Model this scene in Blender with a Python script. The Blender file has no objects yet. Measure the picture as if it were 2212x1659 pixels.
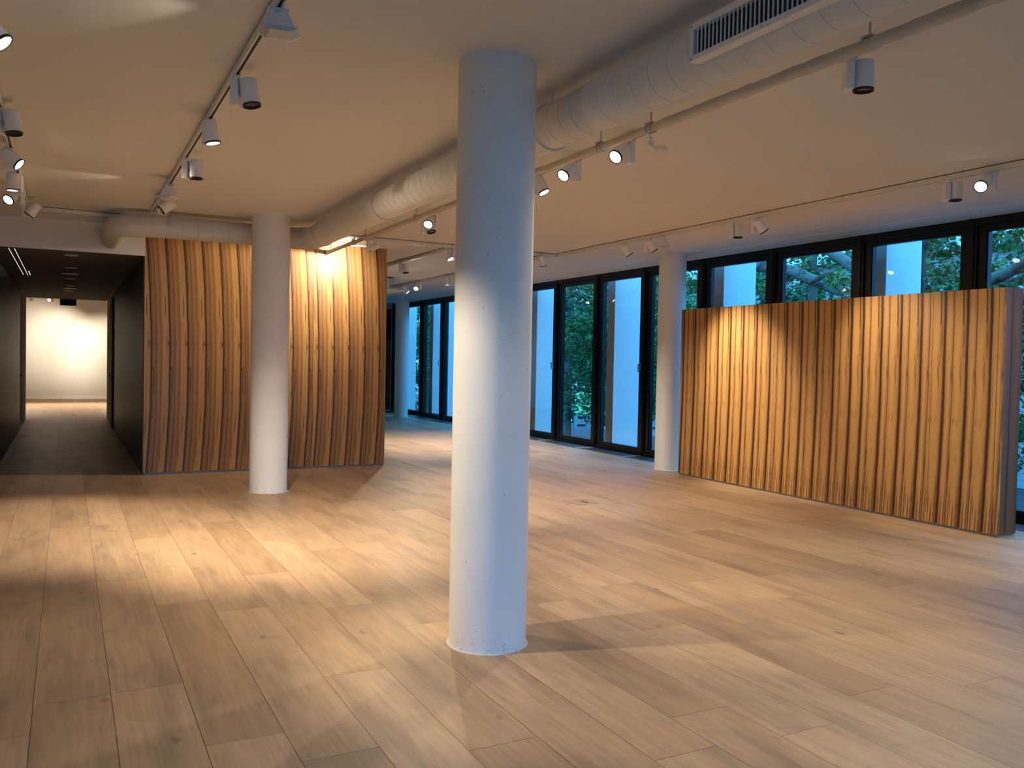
import bpy, math, random
from mathutils import Vector, Matrix, Quaternion

scene = bpy.context.scene
COL = scene.collection
PI = math.pi

# ------------------------------------------------------------------ camera
EYE = 1.6
F_PX = 1850.0
cam_d = bpy.data.cameras.new('camera')
cam_d.sensor_fit = 'HORIZONTAL'
cam_d.sensor_width = 36.0
cam_d.lens = F_PX / 2212.0 * 36.0
cam_d.clip_end = 300
cam = bpy.data.objects.new('camera', cam_d)
COL.objects.link(cam)
_r = Vector((0.88729275, -0.46081098, 0.01910016))
_d = Vector((0.00464715, -0.03247858, -0.99946163))
_f = Vector((0.46118324, 0.88690382, -0.02667655))
cam.matrix_world = Matrix(((_r.x, -_d.x, -_f.x, 0.0),
                           (_r.y, -_d.y, -_f.y, 0.0),
                           (_r.z, -_d.z, -_f.z, EYE),
                           (0, 0, 0, 1)))
scene.camera = cam

# ------------------------------------------------------------------ view + world (dusk sky)
vs = scene.view_settings
scene.display_settings.display_device = 'sRGB'
vs.view_transform = 'Standard'
vs.look = 'None'
vs.gamma = 1.0
vs.exposure = 0.0
vs.use_curve_mapping = False
scene.cycles.use_denoising = True
scene.cycles.sample_clamp_indirect = 6.0
scene.cycles.max_bounces = 8
scene.cycles.diffuse_bounces = 4
scene.cycles.transparent_max_bounces = 12
scene.cycles.caustics_reflective = False
scene.cycles.caustics_refractive = False

SKY_STRENGTH = 1.0
world = bpy.data.worlds.new('dusk_sky')
scene.world = world
world.use_nodes = True
wt = world.node_tree
wt.nodes.clear()
w_out = wt.nodes.new('ShaderNodeOutputWorld')
w_bg = wt.nodes.new('ShaderNodeBackground')
w_tc = wt.nodes.new('ShaderNodeTexCoord')
w_sep = wt.nodes.new('ShaderNodeSeparateXYZ')
w_rmp = wt.nodes.new('ShaderNodeValToRGB')
wt.links.new(w_tc.outputs['Generated'], w_sep.inputs[0])
wt.links.new(w_sep.outputs['Z'], w_rmp.inputs[0])
wt.links.new(w_rmp.outputs[0], w_bg.inputs[0])
wt.links.new(w_bg.outputs[0], w_out.inputs[0])
w_bg.inputs[1].default_value = SKY_STRENGTH
cr = w_rmp.color_ramp
cr.elements[0].position = 0.0
cr.elements[0].color = (0.30, 1.15, 2.6, 1)
cr.elements[1].position = 0.32
cr.elements[1].color = (0.50, 2.9, 6.6, 1)

LAMP = (1.0, 0.855, 0.65)        # warm white lamps


# ------------------------------------------------------------------ mesh helpers
class MB:
    def __init__(self):
        self.v = []
        self.f = []
        self.m = []

    def add(self, vs_, fs_, mi=0):
        b = len(self.v)
        self.v.extend([tuple(q) for q in vs_])
        for f in fs_:
            self.f.append(tuple(i + b for i in f))
            self.m.append(mi)
        return self

    def box(self, x0, x1, y0, y1, z0, z1, mi=0):
        v = [(x0, y0, z0), (x1, y0, z0), (x1, y1, z0), (x0, y1, z0),
             (x0, y0, z1), (x1, y0, z1), (x1, y1, z1), (x0, y1, z1)]
        f = [(0, 3, 2, 1), (4, 5, 6, 7), (0, 1, 5, 4), (1, 2, 6, 5), (2, 3, 7, 6), (3, 0, 4, 7)]
        return self.add(v, f, mi)

    def bbox(self, x0, x1, y0, y1, z0, z1, b=0.004, mi=0):
        """box with chamfered vertical and horizontal edges"""
        xs = (x0, x0 + b, x1 - b, x1)
        v, f = [], []
        def ring(z, i):
            a0, a1 = (x0 + i, x1 - i)
            c0, c1 = (y0 + i, y1 - i)
            return [(a0 + b, c0, z), (a1 - b, c0, z), (a1, c0 + b, z), (a1, c1 - b, z),
                    (a1 - b, c1, z), (a0 + b, c1, z), (a0, c1 - b, z), (a0, c0 + b, z)]
        for z, i in ((z0, b), (z0 + b, 0), (z1 - b, 0), (z1, b)):
            v += ring(z, i)
        for k in range(3):
            for j in range(8):
                n = (j + 1) % 8
                f.append((k * 8 + j, k * 8 + n, (k + 1) * 8 + n, (k + 1) * 8 + j))
        f.append(tuple(reversed(range(8))))
        f.append(tuple(range(24, 32)))
        return self.add(v, f, mi)

    def tube(self, pts, rad, n=16, cap=True, mi=0):
        """swept circular tube, rad a number or list"""
        P = [Vector(p) for p in pts]
        R = rad if isinstance(rad, (list, tuple)) else [rad] * len(P)
        T = []
        for i in range(len(P)):
            a = P[max(i - 1, 0)]
            c = P[min(i + 1, len(P) - 1)]
            t = (c - a)
            if t.length < 1e-9:
                t = Vector((0, 0, 1))
            T.append(t.normalized())
        up = Vector((0, 0, 1)) if abs(T[0].z) < 0.9 else Vector((1, 0, 0))
        x = T[0].cross(up).normalized()
        v, f = [], []
        for i, p in enumerate(P):
            x = (x - T[i] * x.dot(T[i])).normalized()
            y = T[i].cross(x)
            for k in range(n):
                a = 2 * PI * k / n
                v.append(p + (x * math.cos(a) + y * math.sin(a)) * R[i])
        for i in range(len(P) - 1):
            for k in range(n):
                m = (k + 1) % n
                f.append((i * n + k, i * n + m, (i + 1) * n + m, (i + 1) * n + k))
        if cap:
            f.append(tuple(reversed(range(n))))
            f.append(tuple(range((len(P) - 1) * n, len(P) * n)))
        return self.add(v, f, mi)

    def lathe(self, prof, n=48, mi=0, cx=0, cy=0):
        v, f = [], []
        for r, z in prof:
            for k in range(n):
                a = 2 * PI * k / n
                v.append((cx + r * math.cos(a), cy + r * math.sin(a), z))
        for i in range(len(prof) - 1):
            for k in range(n):
                m = (k + 1) % n
                f.append((i * n + k, i * n + m, (i + 1) * n + m, (i + 1) * n + k))
        return self.add(v, f, mi)

    def disc(self, r, z, n=32, mi=0, flip=False):
        v = [(r * math.cos(2 * PI * k / n), r * math.sin(2 * PI * k / n), z) for k in range(n)]
        return self.add(v, [tuple(reversed(range(n))) if flip else tuple(range(n))], mi)

    def build(self, name, mats, parent=None, smooth=35):
        me = bpy.data.meshes.new(name)
        me.from_pydata(self.v, [], self.f)
        if not isinstance(mats, (list, tuple)):
            mats = [mats]
        for m in mats:
            me.materials.append(m)
        if len(mats) > 1:
            me.polygons.foreach_set('material_index', self.m)
        if smooth:
            me.shade_smooth()
            me.set_sharp_from_angle(angle=math.radians(smooth))
        me.update()
        o = bpy.data.objects.new(name, me)
        COL.objects.link(o)
        if parent:
            o.parent = parent
        return o


def tag(o, label=None, cat=None, group=None, kind=None):
    if label:
        o['label'] = label
    if cat:
        o['category'] = cat
    if group:
        o['group'] = group
    if kind:
        o['kind'] = kind
    return o


def empty(name, loc=(0, 0, 0), rz=0.0):
    o = bpy.data.objects.new(name, None)
    o.empty_display_size = 0.05
    COL.objects.link(o)
    o.location = loc
    o.rotation_euler = (0, 0, rz)
    return o


def child_copy(src, parent, loc=None, quat=None):
    c = src.copy()
    COL.objects.link(c)
    c.parent = parent
    if loc is not None:
        c.location = loc
    if quat is not None:
        c.rotation_mode = 'QUATERNION'
        c.rotation_quaternion = quat
    return c


# ------------------------------------------------------------------ material helpers
class NT:
    def __init__(self, name):
        self.mat = bpy.data.materials.new(name)
        self.mat.use_nodes = True
        self.t = self.mat.node_tree
        self.t.nodes.clear()
        self.out = self.t.nodes.new('ShaderNodeOutputMaterial')

    def n(self, typ, **kw):
        nd = self.t.nodes.new(typ)
        for k, v in kw.items():
            setattr(nd, k, v)
        return nd

    def lk(self, a, b):
        self.t.links.new(a, b)

    def math(self, op, a, b=None, c=None, clamp=False):
        nd = self.n('ShaderNodeMath', operation=op)
        nd.use_clamp = clamp
        for i, x in enumerate((a, b, c)):
            if x is None:
                continue
            if isinstance(x, (int, float)):
                nd.inputs[i].default_value = x
            else:
                self.lk(x, nd.inputs[i])
        return nd.outputs[0]

    def mix(self, fac, a, b, blend='MIX'):
        nd = self.n('ShaderNodeMix', data_type='RGBA', blend_type=blend)
        for idx, x in ((0, fac), (6, a), (7, b)):
            if isinstance(x, (int, float)):
                nd.inputs[idx].default_value = x
            elif isinstance(x, tuple):
                nd.inputs[idx].default_value = (*x, 1) if len(x) == 3 else x
            else:
                self.lk(x, nd.inputs[idx])
        return nd.outputs[2]

    def ramp(self, fac, stops, interp='LINEAR'):
        nd = self.n('ShaderNodeValToRGB')
        nd.color_ramp.interpolation = interp
        el = nd.color_ramp.elements
        while len(el) < len(stops):
            el.new(0.5)
        for e, (p, c) in zip(el, stops):
            e.position = p
            e.color = (*c, 1) if len(c) == 3 else c
        self.lk(fac, nd.inputs[0])
        return nd.outputs[0]

    def noise(self, vec, scale, detail=3, rough=0.5, w=None):
        nd = self.n('ShaderNodeTexNoise')
        nd.inputs['Scale'].default_value = scale
        nd.inputs['Detail'].default_value = detail
        nd.inputs['Roughness'].default_value = rough
        if vec is not None:
            self.lk(vec, nd.inputs['Vector'])
        return nd.outputs[0]

    def bump(self, h, strength=0.2, dist=0.01):
        nd = self.n('ShaderNodeBump')
        nd.inputs['Strength'].default_value = strength
        nd.inputs['Distance'].default_value = dist
        self.lk(h, nd.inputs['Height'])
        return nd.outputs[0]

    def bsdf(self, color, rough=0.5, metal=0.0, spec=0.5, normal=None, emit=None, estr=0.0, coat=0.0):
        b = self.n('ShaderNodeBsdfPrincipled')
        for key, x in (('Base Color', color), ('Roughness', rough)):
            if isinstance(x, tuple):
                b.inputs[key].default_value = (*x, 1)
            elif isinstance(x, (int, float)):
                b.inputs[key].default_value = x
            else:
                self.lk(x, b.inputs[key])
        b.inputs['Metallic'].default_value = metal
        b.inputs['Specular IOR Level'].default_value = spec
        b.inputs['Coat Weight'].default_value = coat
        if emit:
            b.inputs['Emission Color'].default_value = (*emit, 1)
            b.inputs['Emission Strength'].default_value = estr
        if normal is not None:
            self.lk(normal, b.inputs['Normal'])
        self.lk(b.outputs[0], self.out.inputs[0])
        return b


def plain(name, color, rough=0.5, metal=0.0, spec=0.5, var=0.04, scale=8.0, bump=0.0, bscale=120.0, emit=None, estr=0.0):
    """painted / moulded surface with faint procedural mottling"""
    m = NT(name)
    tc = m.n('ShaderNodeTexCoord')
    nz = m.noise(tc.outputs['Object'], scale, 4, 0.6)
    lo = tuple(max(0.0, c * (1 - var)) for c in color)
    hi = tuple(min(1.0, c * (1 + var)) for c in color)
    colr = m.ramp(nz, [(0.3, lo), (0.7, hi)])
    nrm = None
    if bump:
        nrm = m.bump(m.noise(tc.outputs['Object'], bscale, 3, 0.6), bump, 0.002)
    m.bsdf(colr, rough, metal, spec, nrm, emit, estr)
    return m.mat


M = {}
M['ceiling'] = plain('ceiling_paint', (0.75, 0.75, 0.75), 0.9, spec=0.2, var=0.015, scale=1.2, bump=0.12, bscale=160)
M['wall'] = plain('white_wall_paint', (0.72, 0.70, 0.66), 0.85, spec=0.2, var=0.015, scale=1.5)
M['white_metal'] = plain('white_powder_coat', (0.90, 0.89, 0.87), 0.35, var=0.02)
M['track'] = plain('cream_track_enamel', (0.80, 0.78, 0.72), 0.4, var=0.02)
M['slot_and_shade'] = plain('black_slot_and_shade', (0.02, 0.017, 0.018), 0.5)
M['duct'] = plain('white_painted_duct', (0.70, 0.69, 0.65), 0.6, var=0.03, scale=5)
M['insulation'] = plain('white_duct_insulation', (0.80, 0.79, 0.75), 0.75, var=0.03, scale=14, bump=0.3, bscale=60)
M['pipe'] = plain('cream_pipe_paint', (0.55, 0.52, 0.46), 0.5, var=0.05)
M['wrap'] = plain('pale_plastic_wrap', (0.55, 0.53, 0.49), 0.45, var=0.06, bump=0.5, bscale=35)
M['galv'] = plain('galvanised_steel', (0.45, 0.45, 0.44), 0.4, metal=0.7, var=0.1)
M['black_frame'] = plain('black_window_metal', (0.005, 0.0055, 0.007), 0.3, spec=0.3, var=0.1)
M['black'] = plain('matt_black_rubber', (0.015, 0.015, 0.016), 0.5)
M['handle'] = plain('brushed_nickel', (0.5, 0.5, 0.52), 0.3, metal=0.9)
M['dark_grille'] = plain('dark_grille_metal', (0.07, 0.085, 0.10), 0.45, metal=0.3)
M['grille_gap'] = plain('grille_shadow_gap', (0.03, 0.035, 0.045), 0.7)
M['corridor'] = plain('dark_corridor_panel', (0.045, 0.041, 0.035), 0.42, spec=0.4, var=0.08)
M['corridor_ceiling'] = plain('dark_soffit_paint', (0.16, 0.145, 0.125), 0.8, var=0.03)
M['plinth'] = plain('grey_plinth_metal', (0.20, 0.19, 0.18), 0.45, metal=0.3)
M['pier'] = plain('pale_exterior_render', (0.90, 0.91, 0.90), 0.85, spec=0.2, var=0.03, scale=3, bump=0.1, bscale=80)
M['sealant'] = plain('white_sealant', (0.62, 0.60, 0.56), 0.6)
M['frost'] = plain('frosted_diffuser', (0.62, 0.62, 0.62), 0.3, spec=0.4)
M['lens_off'] = plain('dark_recessed_lens', (0.05, 0.05, 0.05), 0.2)


def lens_material(name, strength, col=(1.0, 0.90, 0.72)):
    m = NT(name)
    e = m.n('ShaderNodeEmission')
    e.inputs[0].default_value = (*col, 1)
    e.inputs[1].default_value = strength
    m.lk(e.outputs[0], m.out.inputs[0])
    return m.mat


M['lens_on'] = lens_material('lit_lamp_lens', 14.0)
M['slot_light'] = lens_material('glowing_slot_strip', 0.9, (1.0, 0.93, 0.72))  # faint glow gives the pale slot lines their brightness
M['green_signal'] = lens_material('green_signal_lens', 3.0, (0.05, 1.0, 0.75))


def column_mat():
    m = NT('painted_concrete_column')
    tc = m.n('ShaderNodeTexCoord')
    nz = m.noise(tc.outputs['Object'], 3.5, 5, 0.6)
    base = m.ramp(nz, [(0.3, (0.80, 0.795, 0.77)), (0.7, (0.85, 0.845, 0.82))])
    vor = m.n('ShaderNodeTexVoronoi')
    vor.inputs['Scale'].default_value = 21.0
    mp = m.n('ShaderNodeMapping')
    mp.inputs['Scale'].default_value = (1, 1, 0.75)
    m.lk(tc.outputs['Object'], mp.inputs[0])
    m.lk(mp.outputs[0], vor.inputs['Vector'])
    dot = m.math('LESS_THAN', vor.outputs['Distance'], 0.055)
    keep = m.math('GREATER_THAN', m.noise(tc.outputs['Object'], 11.0, 1), 0.50)
    pore = m.math('MULTIPLY', dot, keep)
    colr = m.mix(pore, base, (0.07, 0.065, 0.06))
    # scuffs at the foot
    sep = m.n('ShaderNodeSeparateXYZ')
    m.lk(tc.outputs['Object'], sep.inputs[0])
    low = m.math('SUBTRACT', 1.0, m.math('MULTIPLY', sep.outputs['Z'], 8.0), clamp=True)
    sc = m.noise(tc.outputs['Object'], 30.0, 5, 0.7)
    scf = m.math('MULTIPLY', low, m.math('MULTIPLY', m.math('SUBTRACT', sc, 0.52, clamp=True), 4.0, clamp=True), clamp=True)
    colr = m.mix(scf, colr, (0.38, 0.36, 0.33))
    m.bsdf(colr, 0.62, spec=0.35, normal=m.bump(m.math('SUBTRACT', nz, pore), 0.12, 0.003))
    return m.mat


M['column'] = column_mat()


def glass_mat():
    m = NT('window_glass')
    tr = m.n('ShaderNodeBsdfTransparent')
    tr.inputs[0].default_value = (0.86, 0.93, 0.93, 1)
    gl = m.n('ShaderNodeBsdfGlossy')
    gl.inputs['Roughness'].default_value = 0.004
    gl.inputs[0].default_value = (0.9, 0.95, 1.0, 1)
    geo = m.n('ShaderNodeNewGeometry')
    dt = m.n('ShaderNodeVectorMath', operation='DOT_PRODUCT')
    m.lk(geo.outputs['Normal'], dt.inputs[0])
    m.lk(geo.outputs['Incoming'], dt.inputs[1])
    c = m.math('SUBTRACT', 1.0, m.math('ABSOLUTE', dt.outputs['Value']), clamp=True)
    sch = m.math('ADD', m.math('MULTIPLY', m.math('POWER', c, 5.0), 0.96), 0.04)
    k = m.math('MULTIPLY', sch, 1.25, clamp=True)
    mx = m.n('ShaderNodeMixShader')
    m.lk(k, mx.inputs[0])
    m.lk(tr.outputs[0], mx.inputs[1])
    m.lk(gl.outputs[0], mx.inputs[2])
    m.lk(mx.outputs[0], m.out.inputs[0])
    return m.mat


M['glass'] = glass_mat()


def floor_mat():
    m = NT('oiled_oak_boards')
    tc = m.n('ShaderNodeTexCoord')
    at = m.n('ShaderNodeAttribute', attribute_name='tone')
    sd = m.n('ShaderNodeAttribute', attribute_name='seed')
    # per-board shifted coordinates, stretched along the board
    mp = m.n('ShaderNodeMapping')
    m.lk(tc.outputs['Object'], mp.inputs[0])
    comb = m.n('ShaderNodeCombineXYZ')
    m.lk(m.math('MULTIPLY', sd.outputs['Fac'], 37.0), comb.inputs[0])
    m.lk(m.math('MULTIPLY', sd.outputs['Fac'], 91.0), comb.inputs[1])
    m.lk(m.math('MULTIPLY', sd.outputs['Fac'], 53.0), comb.inputs[2])
    m.lk(comb.outputs[0], mp.inputs['Location'])
    st = m.n('ShaderNodeMapping')
    st.inputs['Scale'].default_value = (14.0, 0.9, 1.0)
    m.lk(mp.outputs[0], st.inputs[0])
    st2 = m.n('ShaderNodeMapping')
    st2.inputs['Scale'].default_value = (3.2, 0.55, 1.0)
    m.lk(mp.outputs[0], st2.inputs[0])
    grain = m.noise(st.outputs[0], 3.0, 6, 0.62)
    broad = m.noise(st2.outputs[0], 1.6, 4, 0.55)
    A = (0.40, 0.262, 0.155)
    B = (0.545, 0.375, 0.235)
    base = m.mix(at.outputs['Fac'], A, B)
    g = m.ramp(grain, [(0.28, (0.80, 0.78, 0.76)), (0.72, (1.10, 1.10, 1.10))])
    b2 = m.ramp(broad, [(0.28, (0.66, 0.665, 0.69)), (0.46, (0.94, 0.94, 0.94)), (0.6, (1.03, 1.02, 1.0)), (0.78, (1.12, 1.09, 1.04))])
    colr = m.mix(1.0, base, g, 'MULTIPLY')
    colr = m.mix(1.0, colr, b2, 'MULTIPLY')
    # knots
    kv = m.n('ShaderNodeMapping')
    kv.inputs['Scale'].default_value = (2.6, 1.5, 1.0)
    m.lk(mp.outputs[0], kv.inputs[0])
    vor = m.n('ShaderNodeTexVoronoi')
    vor.inputs['Scale'].default_value = 1.35
    dist_v = m.n('ShaderNodeVectorMath', operation='ADD')
    nzc = m.n('ShaderNodeTexNoise')
    nzc.inputs['Scale'].default_value = 9.0
    m.lk(kv.outputs[0], nzc.inputs['Vector'])
    sc = m.n('ShaderNodeVectorMath', operation='SCALE')
    sc.inputs['Scale'].default_value = 0.10
    m.lk(nzc.outputs['Color'], sc.inputs[0])
    m.lk(kv.outputs[0], dist_v.inputs[0])
    m.lk(sc.outputs[0], dist_v.inputs[1])
    m.lk(dist_v.outputs[0], vor.inputs['Vector'])
    kd = m.n('ShaderNodeMapRange')
    kd.inputs['From Min'].default_value = 0.035
    kd.inputs['From Max'].default_value = 0.10
    kd.inputs['To Min'].default_value = 0.75
    kd.inputs['To Max'].default_value = 0.0
    m.lk(vor.outputs['Distance'], kd.inputs['Value'])
    kr = m.math('GREATER_THAN', m.math('FRACT', m.math('MULTIPLY', vor.outputs['Color'], 7.3)), 0.45)
    kn = m.math('MULTIPLY', kd.outputs[0], kr)
    colr = m.mix(kn, colr, (0.17, 0.125, 0.095))
    # small grey stains
    stn = m.noise(mp.outputs[0], 5.0, 4, 0.6)
    stf = m.math('MULTIPLY', m.math('SUBTRACT', stn, 0.57, clamp=True), 3.2, clamp=True)
    colr = m.mix(stf, colr, (0.30, 0.25, 0.20))
    rough = m.ramp(grain, [(0.2, (0.42, 0.42, 0.42)), (0.8, (0.55, 0.55, 0.55))])
    m.bsdf(colr, rough, spec=0.28, normal=m.bump(grain, 0.08, 0.002))
    return m.mat


M['floor'] = floor_mat()
M['floor_gap'] = plain('dark_board_joint', (0.11, 0.075, 0.045), 0.8)


def veneer_mat(name, axis, period, offsets, stops, bend, light_scale=1.0, wob=0.006, flecks=True, lines=(), zc=1.75, fuzz=0.055):
    """slip-matched veneer. offsets: [(start coordinate, phase origin)], sorted"""
    m = NT(name)
    tc = m.n('ShaderNodeTexCoord')
    sep = m.n('ShaderNodeSeparateXYZ')
    m.lk(tc.outputs['Object'], sep.inputs[0])
    U = sep.outputs[axis]
    V = sep.outputs['Z']
    # phase origin by panel
    org = None
    for st, ph in offsets:
        if org is None:
            org = m.math('ADD', m.math('MULTIPLY', U, 0.0), ph)
            prev = ph
        else:
            stp = m.math('GREATER_THAN', U, st)
            org = m.math('ADD', org, m.math('MULTIPLY', stp, ph - prev))
            prev = ph
    dz = m.math('SUBTRACT', V, zc)
    bnd = m.math('MULTIPLY', m.math('MULTIPLY', dz, dz), bend)
    # vertical wobble shared by every leaf
    cv = m.n('ShaderNodeCombineXYZ')
    m.lk(V, cv.inputs[2])
    w1 = m.math('MULTIPLY', m.math('SUBTRACT', m.noise(cv.outputs[0], 1.6, 4, 0.65), 0.5), wob * 6)
    u2 = m.math('ADD', m.math('ADD', m.math('SUBTRACT', U, org), bnd), w1)
    # slight irregularity between leaves
    q = m.math('DIVIDE', u2, period)
    p0 = m.math('FRACT', m.math('ADD', q, 50.0))
    lv = m.n('ShaderNodeCombineXYZ')
    m.lk(m.math('MULTIPLY', p0, period), lv.inputs[0])
    m.lk(V, lv.inputs[2])
    # edge fuzz, local to the leaf
    mpf = m.n('ShaderNodeMapping')
    mpf.inputs['Scale'].default_value = (6, 1, 6.0)
    m.lk(lv.outputs[0], mpf.inputs[0])
    fz = m.math('MULTIPLY', m.math('SUBTRACT', m.noise(mpf.outputs[0], 5.0, 5, 0.7), 0.5), fuzz)
    p = m.math('FRACT', m.math('ADD', m.math('ADD', p0, fz), 1.0))
    base = m.ramp(p, stops)
    # fine vertical grain
    mg = m.n('ShaderNodeMapping')
    mg.inputs['Scale'].default_value = (90, 1, 1.3)
    m.lk(lv.outputs[0], mg.inputs[0])
    gr = m.noise(mg.outputs[0], 1.5, 6, 0.65)
    gcol = m.ramp(gr, [(0.25, (0.66, 0.60, 0.55)), (0.5, (1, 1, 1)), (0.8, (1.10, 1.10, 1.10))])
    colr = m.mix(0.85, base, gcol, 'MULTIPLY')
    # medium streaks
    mg2 = m.n('ShaderNodeMapping')
    mg2.inputs['Scale'].default_value = (26, 1, 0.5)
    m.lk(lv.outputs[0], mg2.inputs[0])
    gr2 = m.noise(mg2.outputs[0], 1.7, 3, 0.5)
    gcol2 = m.ramp(gr2, [(0.3, (0.72, 0.68, 0.61)), (0.52, (1, 1, 1)), (1.0, (1.08, 1.06, 1.02))])
    colr = m.mix(0.8, colr, gcol2, 'MULTIPLY')
    if flecks:
        mf = m.n('ShaderNodeMapping')
        mf.inputs['Scale'].default_value = (75, 1, 5.0)
        m.lk(lv.outputs[0], mf.inputs[0])
        fl = m.noise(mf.outputs[0], 1.0, 2, 0.5)
        fm = m.math('MULTIPLY', m.math('SUBTRACT', fl, 0.66, clamp=True), 14.0, clamp=True)
        colr = m.mix(fm, colr, stops[0][1])
    # individual dark figure lines and short dashes: (phase, half width, z low, z high, fade, strength)
    mw = m.n('ShaderNodeMapping')
    mw.inputs['Scale'].default_value = (1, 1, 9.0)
    m.lk(cv.outputs[0], mw.inputs[0])
    wn = m.noise(mw.outputs[0], 1.0, 3, 0.6)
    for (pc, hw, zl, zh, fd, stg) in lines:
        d = m.math('ABSOLUTE', m.math('SUBTRACT', p, pc))
        wv = m.math('MULTIPLY', m.math('ADD', wn, 0.25), hw * 1.5)
        core = m.math('MULTIPLY', m.math('SUBTRACT', 1.0, m.math('DIVIDE', d, wv), clamp=True), 2.2, clamp=True)
        up = m.math('DIVIDE', m.math('SUBTRACT', V, zl), fd, clamp=True)
        dn = m.math('DIVIDE', m.math('SUBTRACT', zh, V), fd, clamp=True)
        k = m.math('MULTIPLY', m.math('MULTIPLY', core, up), m.math('MULTIPLY', dn, stg))
        colr = m.mix(k, colr, stops[0][1])
    # panel joints
    j = None
    for st, ph in offsets[1:]:
        d = m.math('LESS_THAN', m.math('ABSOLUTE', m.math('SUBTRACT', U, st)), 0.0022)
        j = d if j is None else m.math('MAXIMUM', j, d)
    if j is not None:
        colr = m.mix(j, colr, (0.03, 0.018, 0.01))
    if light_scale != 1.0:
        colr = m.mix(1.0, colr, light_scale, 'MULTIPLY')
    m.bsdf(colr, 0.42, spec=0.4, normal=m.bump(gr, 0.05, 0.001))
    return m.mat


LT = (0.56, 0.33, 0.12)
DK = (0.050, 0.021, 0.012)
BR = (0.32, 0.175, 0.065)
M['veneer_wall'] = veneer_mat(
    'zebra_veneer_wall', 'X', 0.229, [(0.9, 0.99), (2.20, 3.058 - 0.223 * 4), (3.138, 3.219)],
    [(0.0, DK), (0.034, DK), (0.05, (0.28, 0.14, 0.06)), (0.15, (0.38, 0.21, 0.085)), (0.24, (0.31, 0.165, 0.066)),
     (0.30, (0.25, 0.125, 0.05)), (0.36, (0.43, 0.245, 0.10)), (0.46, (0.38, 0.21, 0.085)), (0.56, (0.30, 0.155, 0.064)),
     (0.61, (0.50, 0.285, 0.12)), (0.70, LT), (0.93, (0.50, 0.285, 0.105)), (0.985, DK)], 0.026, zc=1.5, fuzz=0.03, light_scale=(1.0, 0.93, 0.76),
    lines=[(0.80, 0.03, 2.05, 2.42, 0.10, 0.8), (0.84, 0.022, 1.55, 1.95, 0.15, 0.7), (0.78, 0.022, 0.45, 0.85, 0.12, 0.8),
           (0.10, 0.035, 2.45, 3.3, 0.3, 0.7), (0.14, 0.05, 1.0, 1.5, 0.15, 0.6), (0.11, 0.06, 0.0, 1.25, 0.9, 0.65), (0.33, 0.05, -0.4, 1.1, 0.9, 0.7),
           (0.62, 0.03, 0.1, 0.6, 0.15, 0.6), (0.92, 0.03, 1.70, 1.80, 0.03, 0.9), (0.06, 0.05, 1.38, 1.44, 0.02, 0.8)])
LD = (0.53, 0.285, 0.088)
DD = (0.060, 0.022, 0.010)
M['veneer_display'] = veneer_mat(
    'zebra_veneer_display', 'Y', 0.245, [(-9, 9.815 - 0.245 * 40), (5.068 + 0.06, 5.197 - 0.245), (5.83, 5.953 - 0.245 * 3 + 0.003), (6.84, 7.10 - 0.245 * 4), (8.05, 8.112 - 0.245 * 4)],
    [(0.0, DD), (0.045, DD), (0.075, (0.33, 0.16, 0.055)), (0.16, (0.46, 0.235, 0.075)), (0.36, LD), (0.50, LD), (0.575, (0.46, 0.235, 0.075)),
     (0.605, (0.14, 0.062, 0.03)), (0.622, (0.14, 0.062, 0.03)), (0.645, (0.38, 0.19, 0.065)),
     (0.78, LD), (0.93, (0.42, 0.21, 0.07)), (0.955, DD)], -0.012, wob=0.004, fuzz=0.035,
    lines=[(0.20, 0.035, 2.02, 2.6, 0.05, 0.9), (0.16, 0.05, 1.72, 2.1, 0.15, 0.55), (0.24, 0.02, 1.35, 1.75, 0.10, 0.7), (0.30, 0.018, 1.48, 1.66, 0.05, 0.6),
           (0.33, 0.02, 1.0, 1.1, 0.03, 0.5), (0.965, 0.07, 0.55, 1.5, 0.3, 0.7), (0.66, 0.06, 1.45, 1.65, 0.08, 0.5), (0.62, 0.05, 0.45, 0.75, 0.12, 0.6),
           (0.50, 0.03, -0.4, 0.55, 0.3, 0.7), (0.70, 0.025, -0.3, 0.45, 0.2, 0.75), (0.85, 0.035, -0.4, 0.40, 0.25, 0.7),
           (0.30, 0.03, -0.3, 0.30, 0.15, 0.8), (0.15, 0.04, -0.5, 0.62, 0.4, 0.6), (0.42, 0.018, 0.10, 0.32, 0.06, 0.8), (0.08, 0.06, -0.4, 1.0, 0.8, 0.6)])

H = 3.26      # ceiling height

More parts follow.
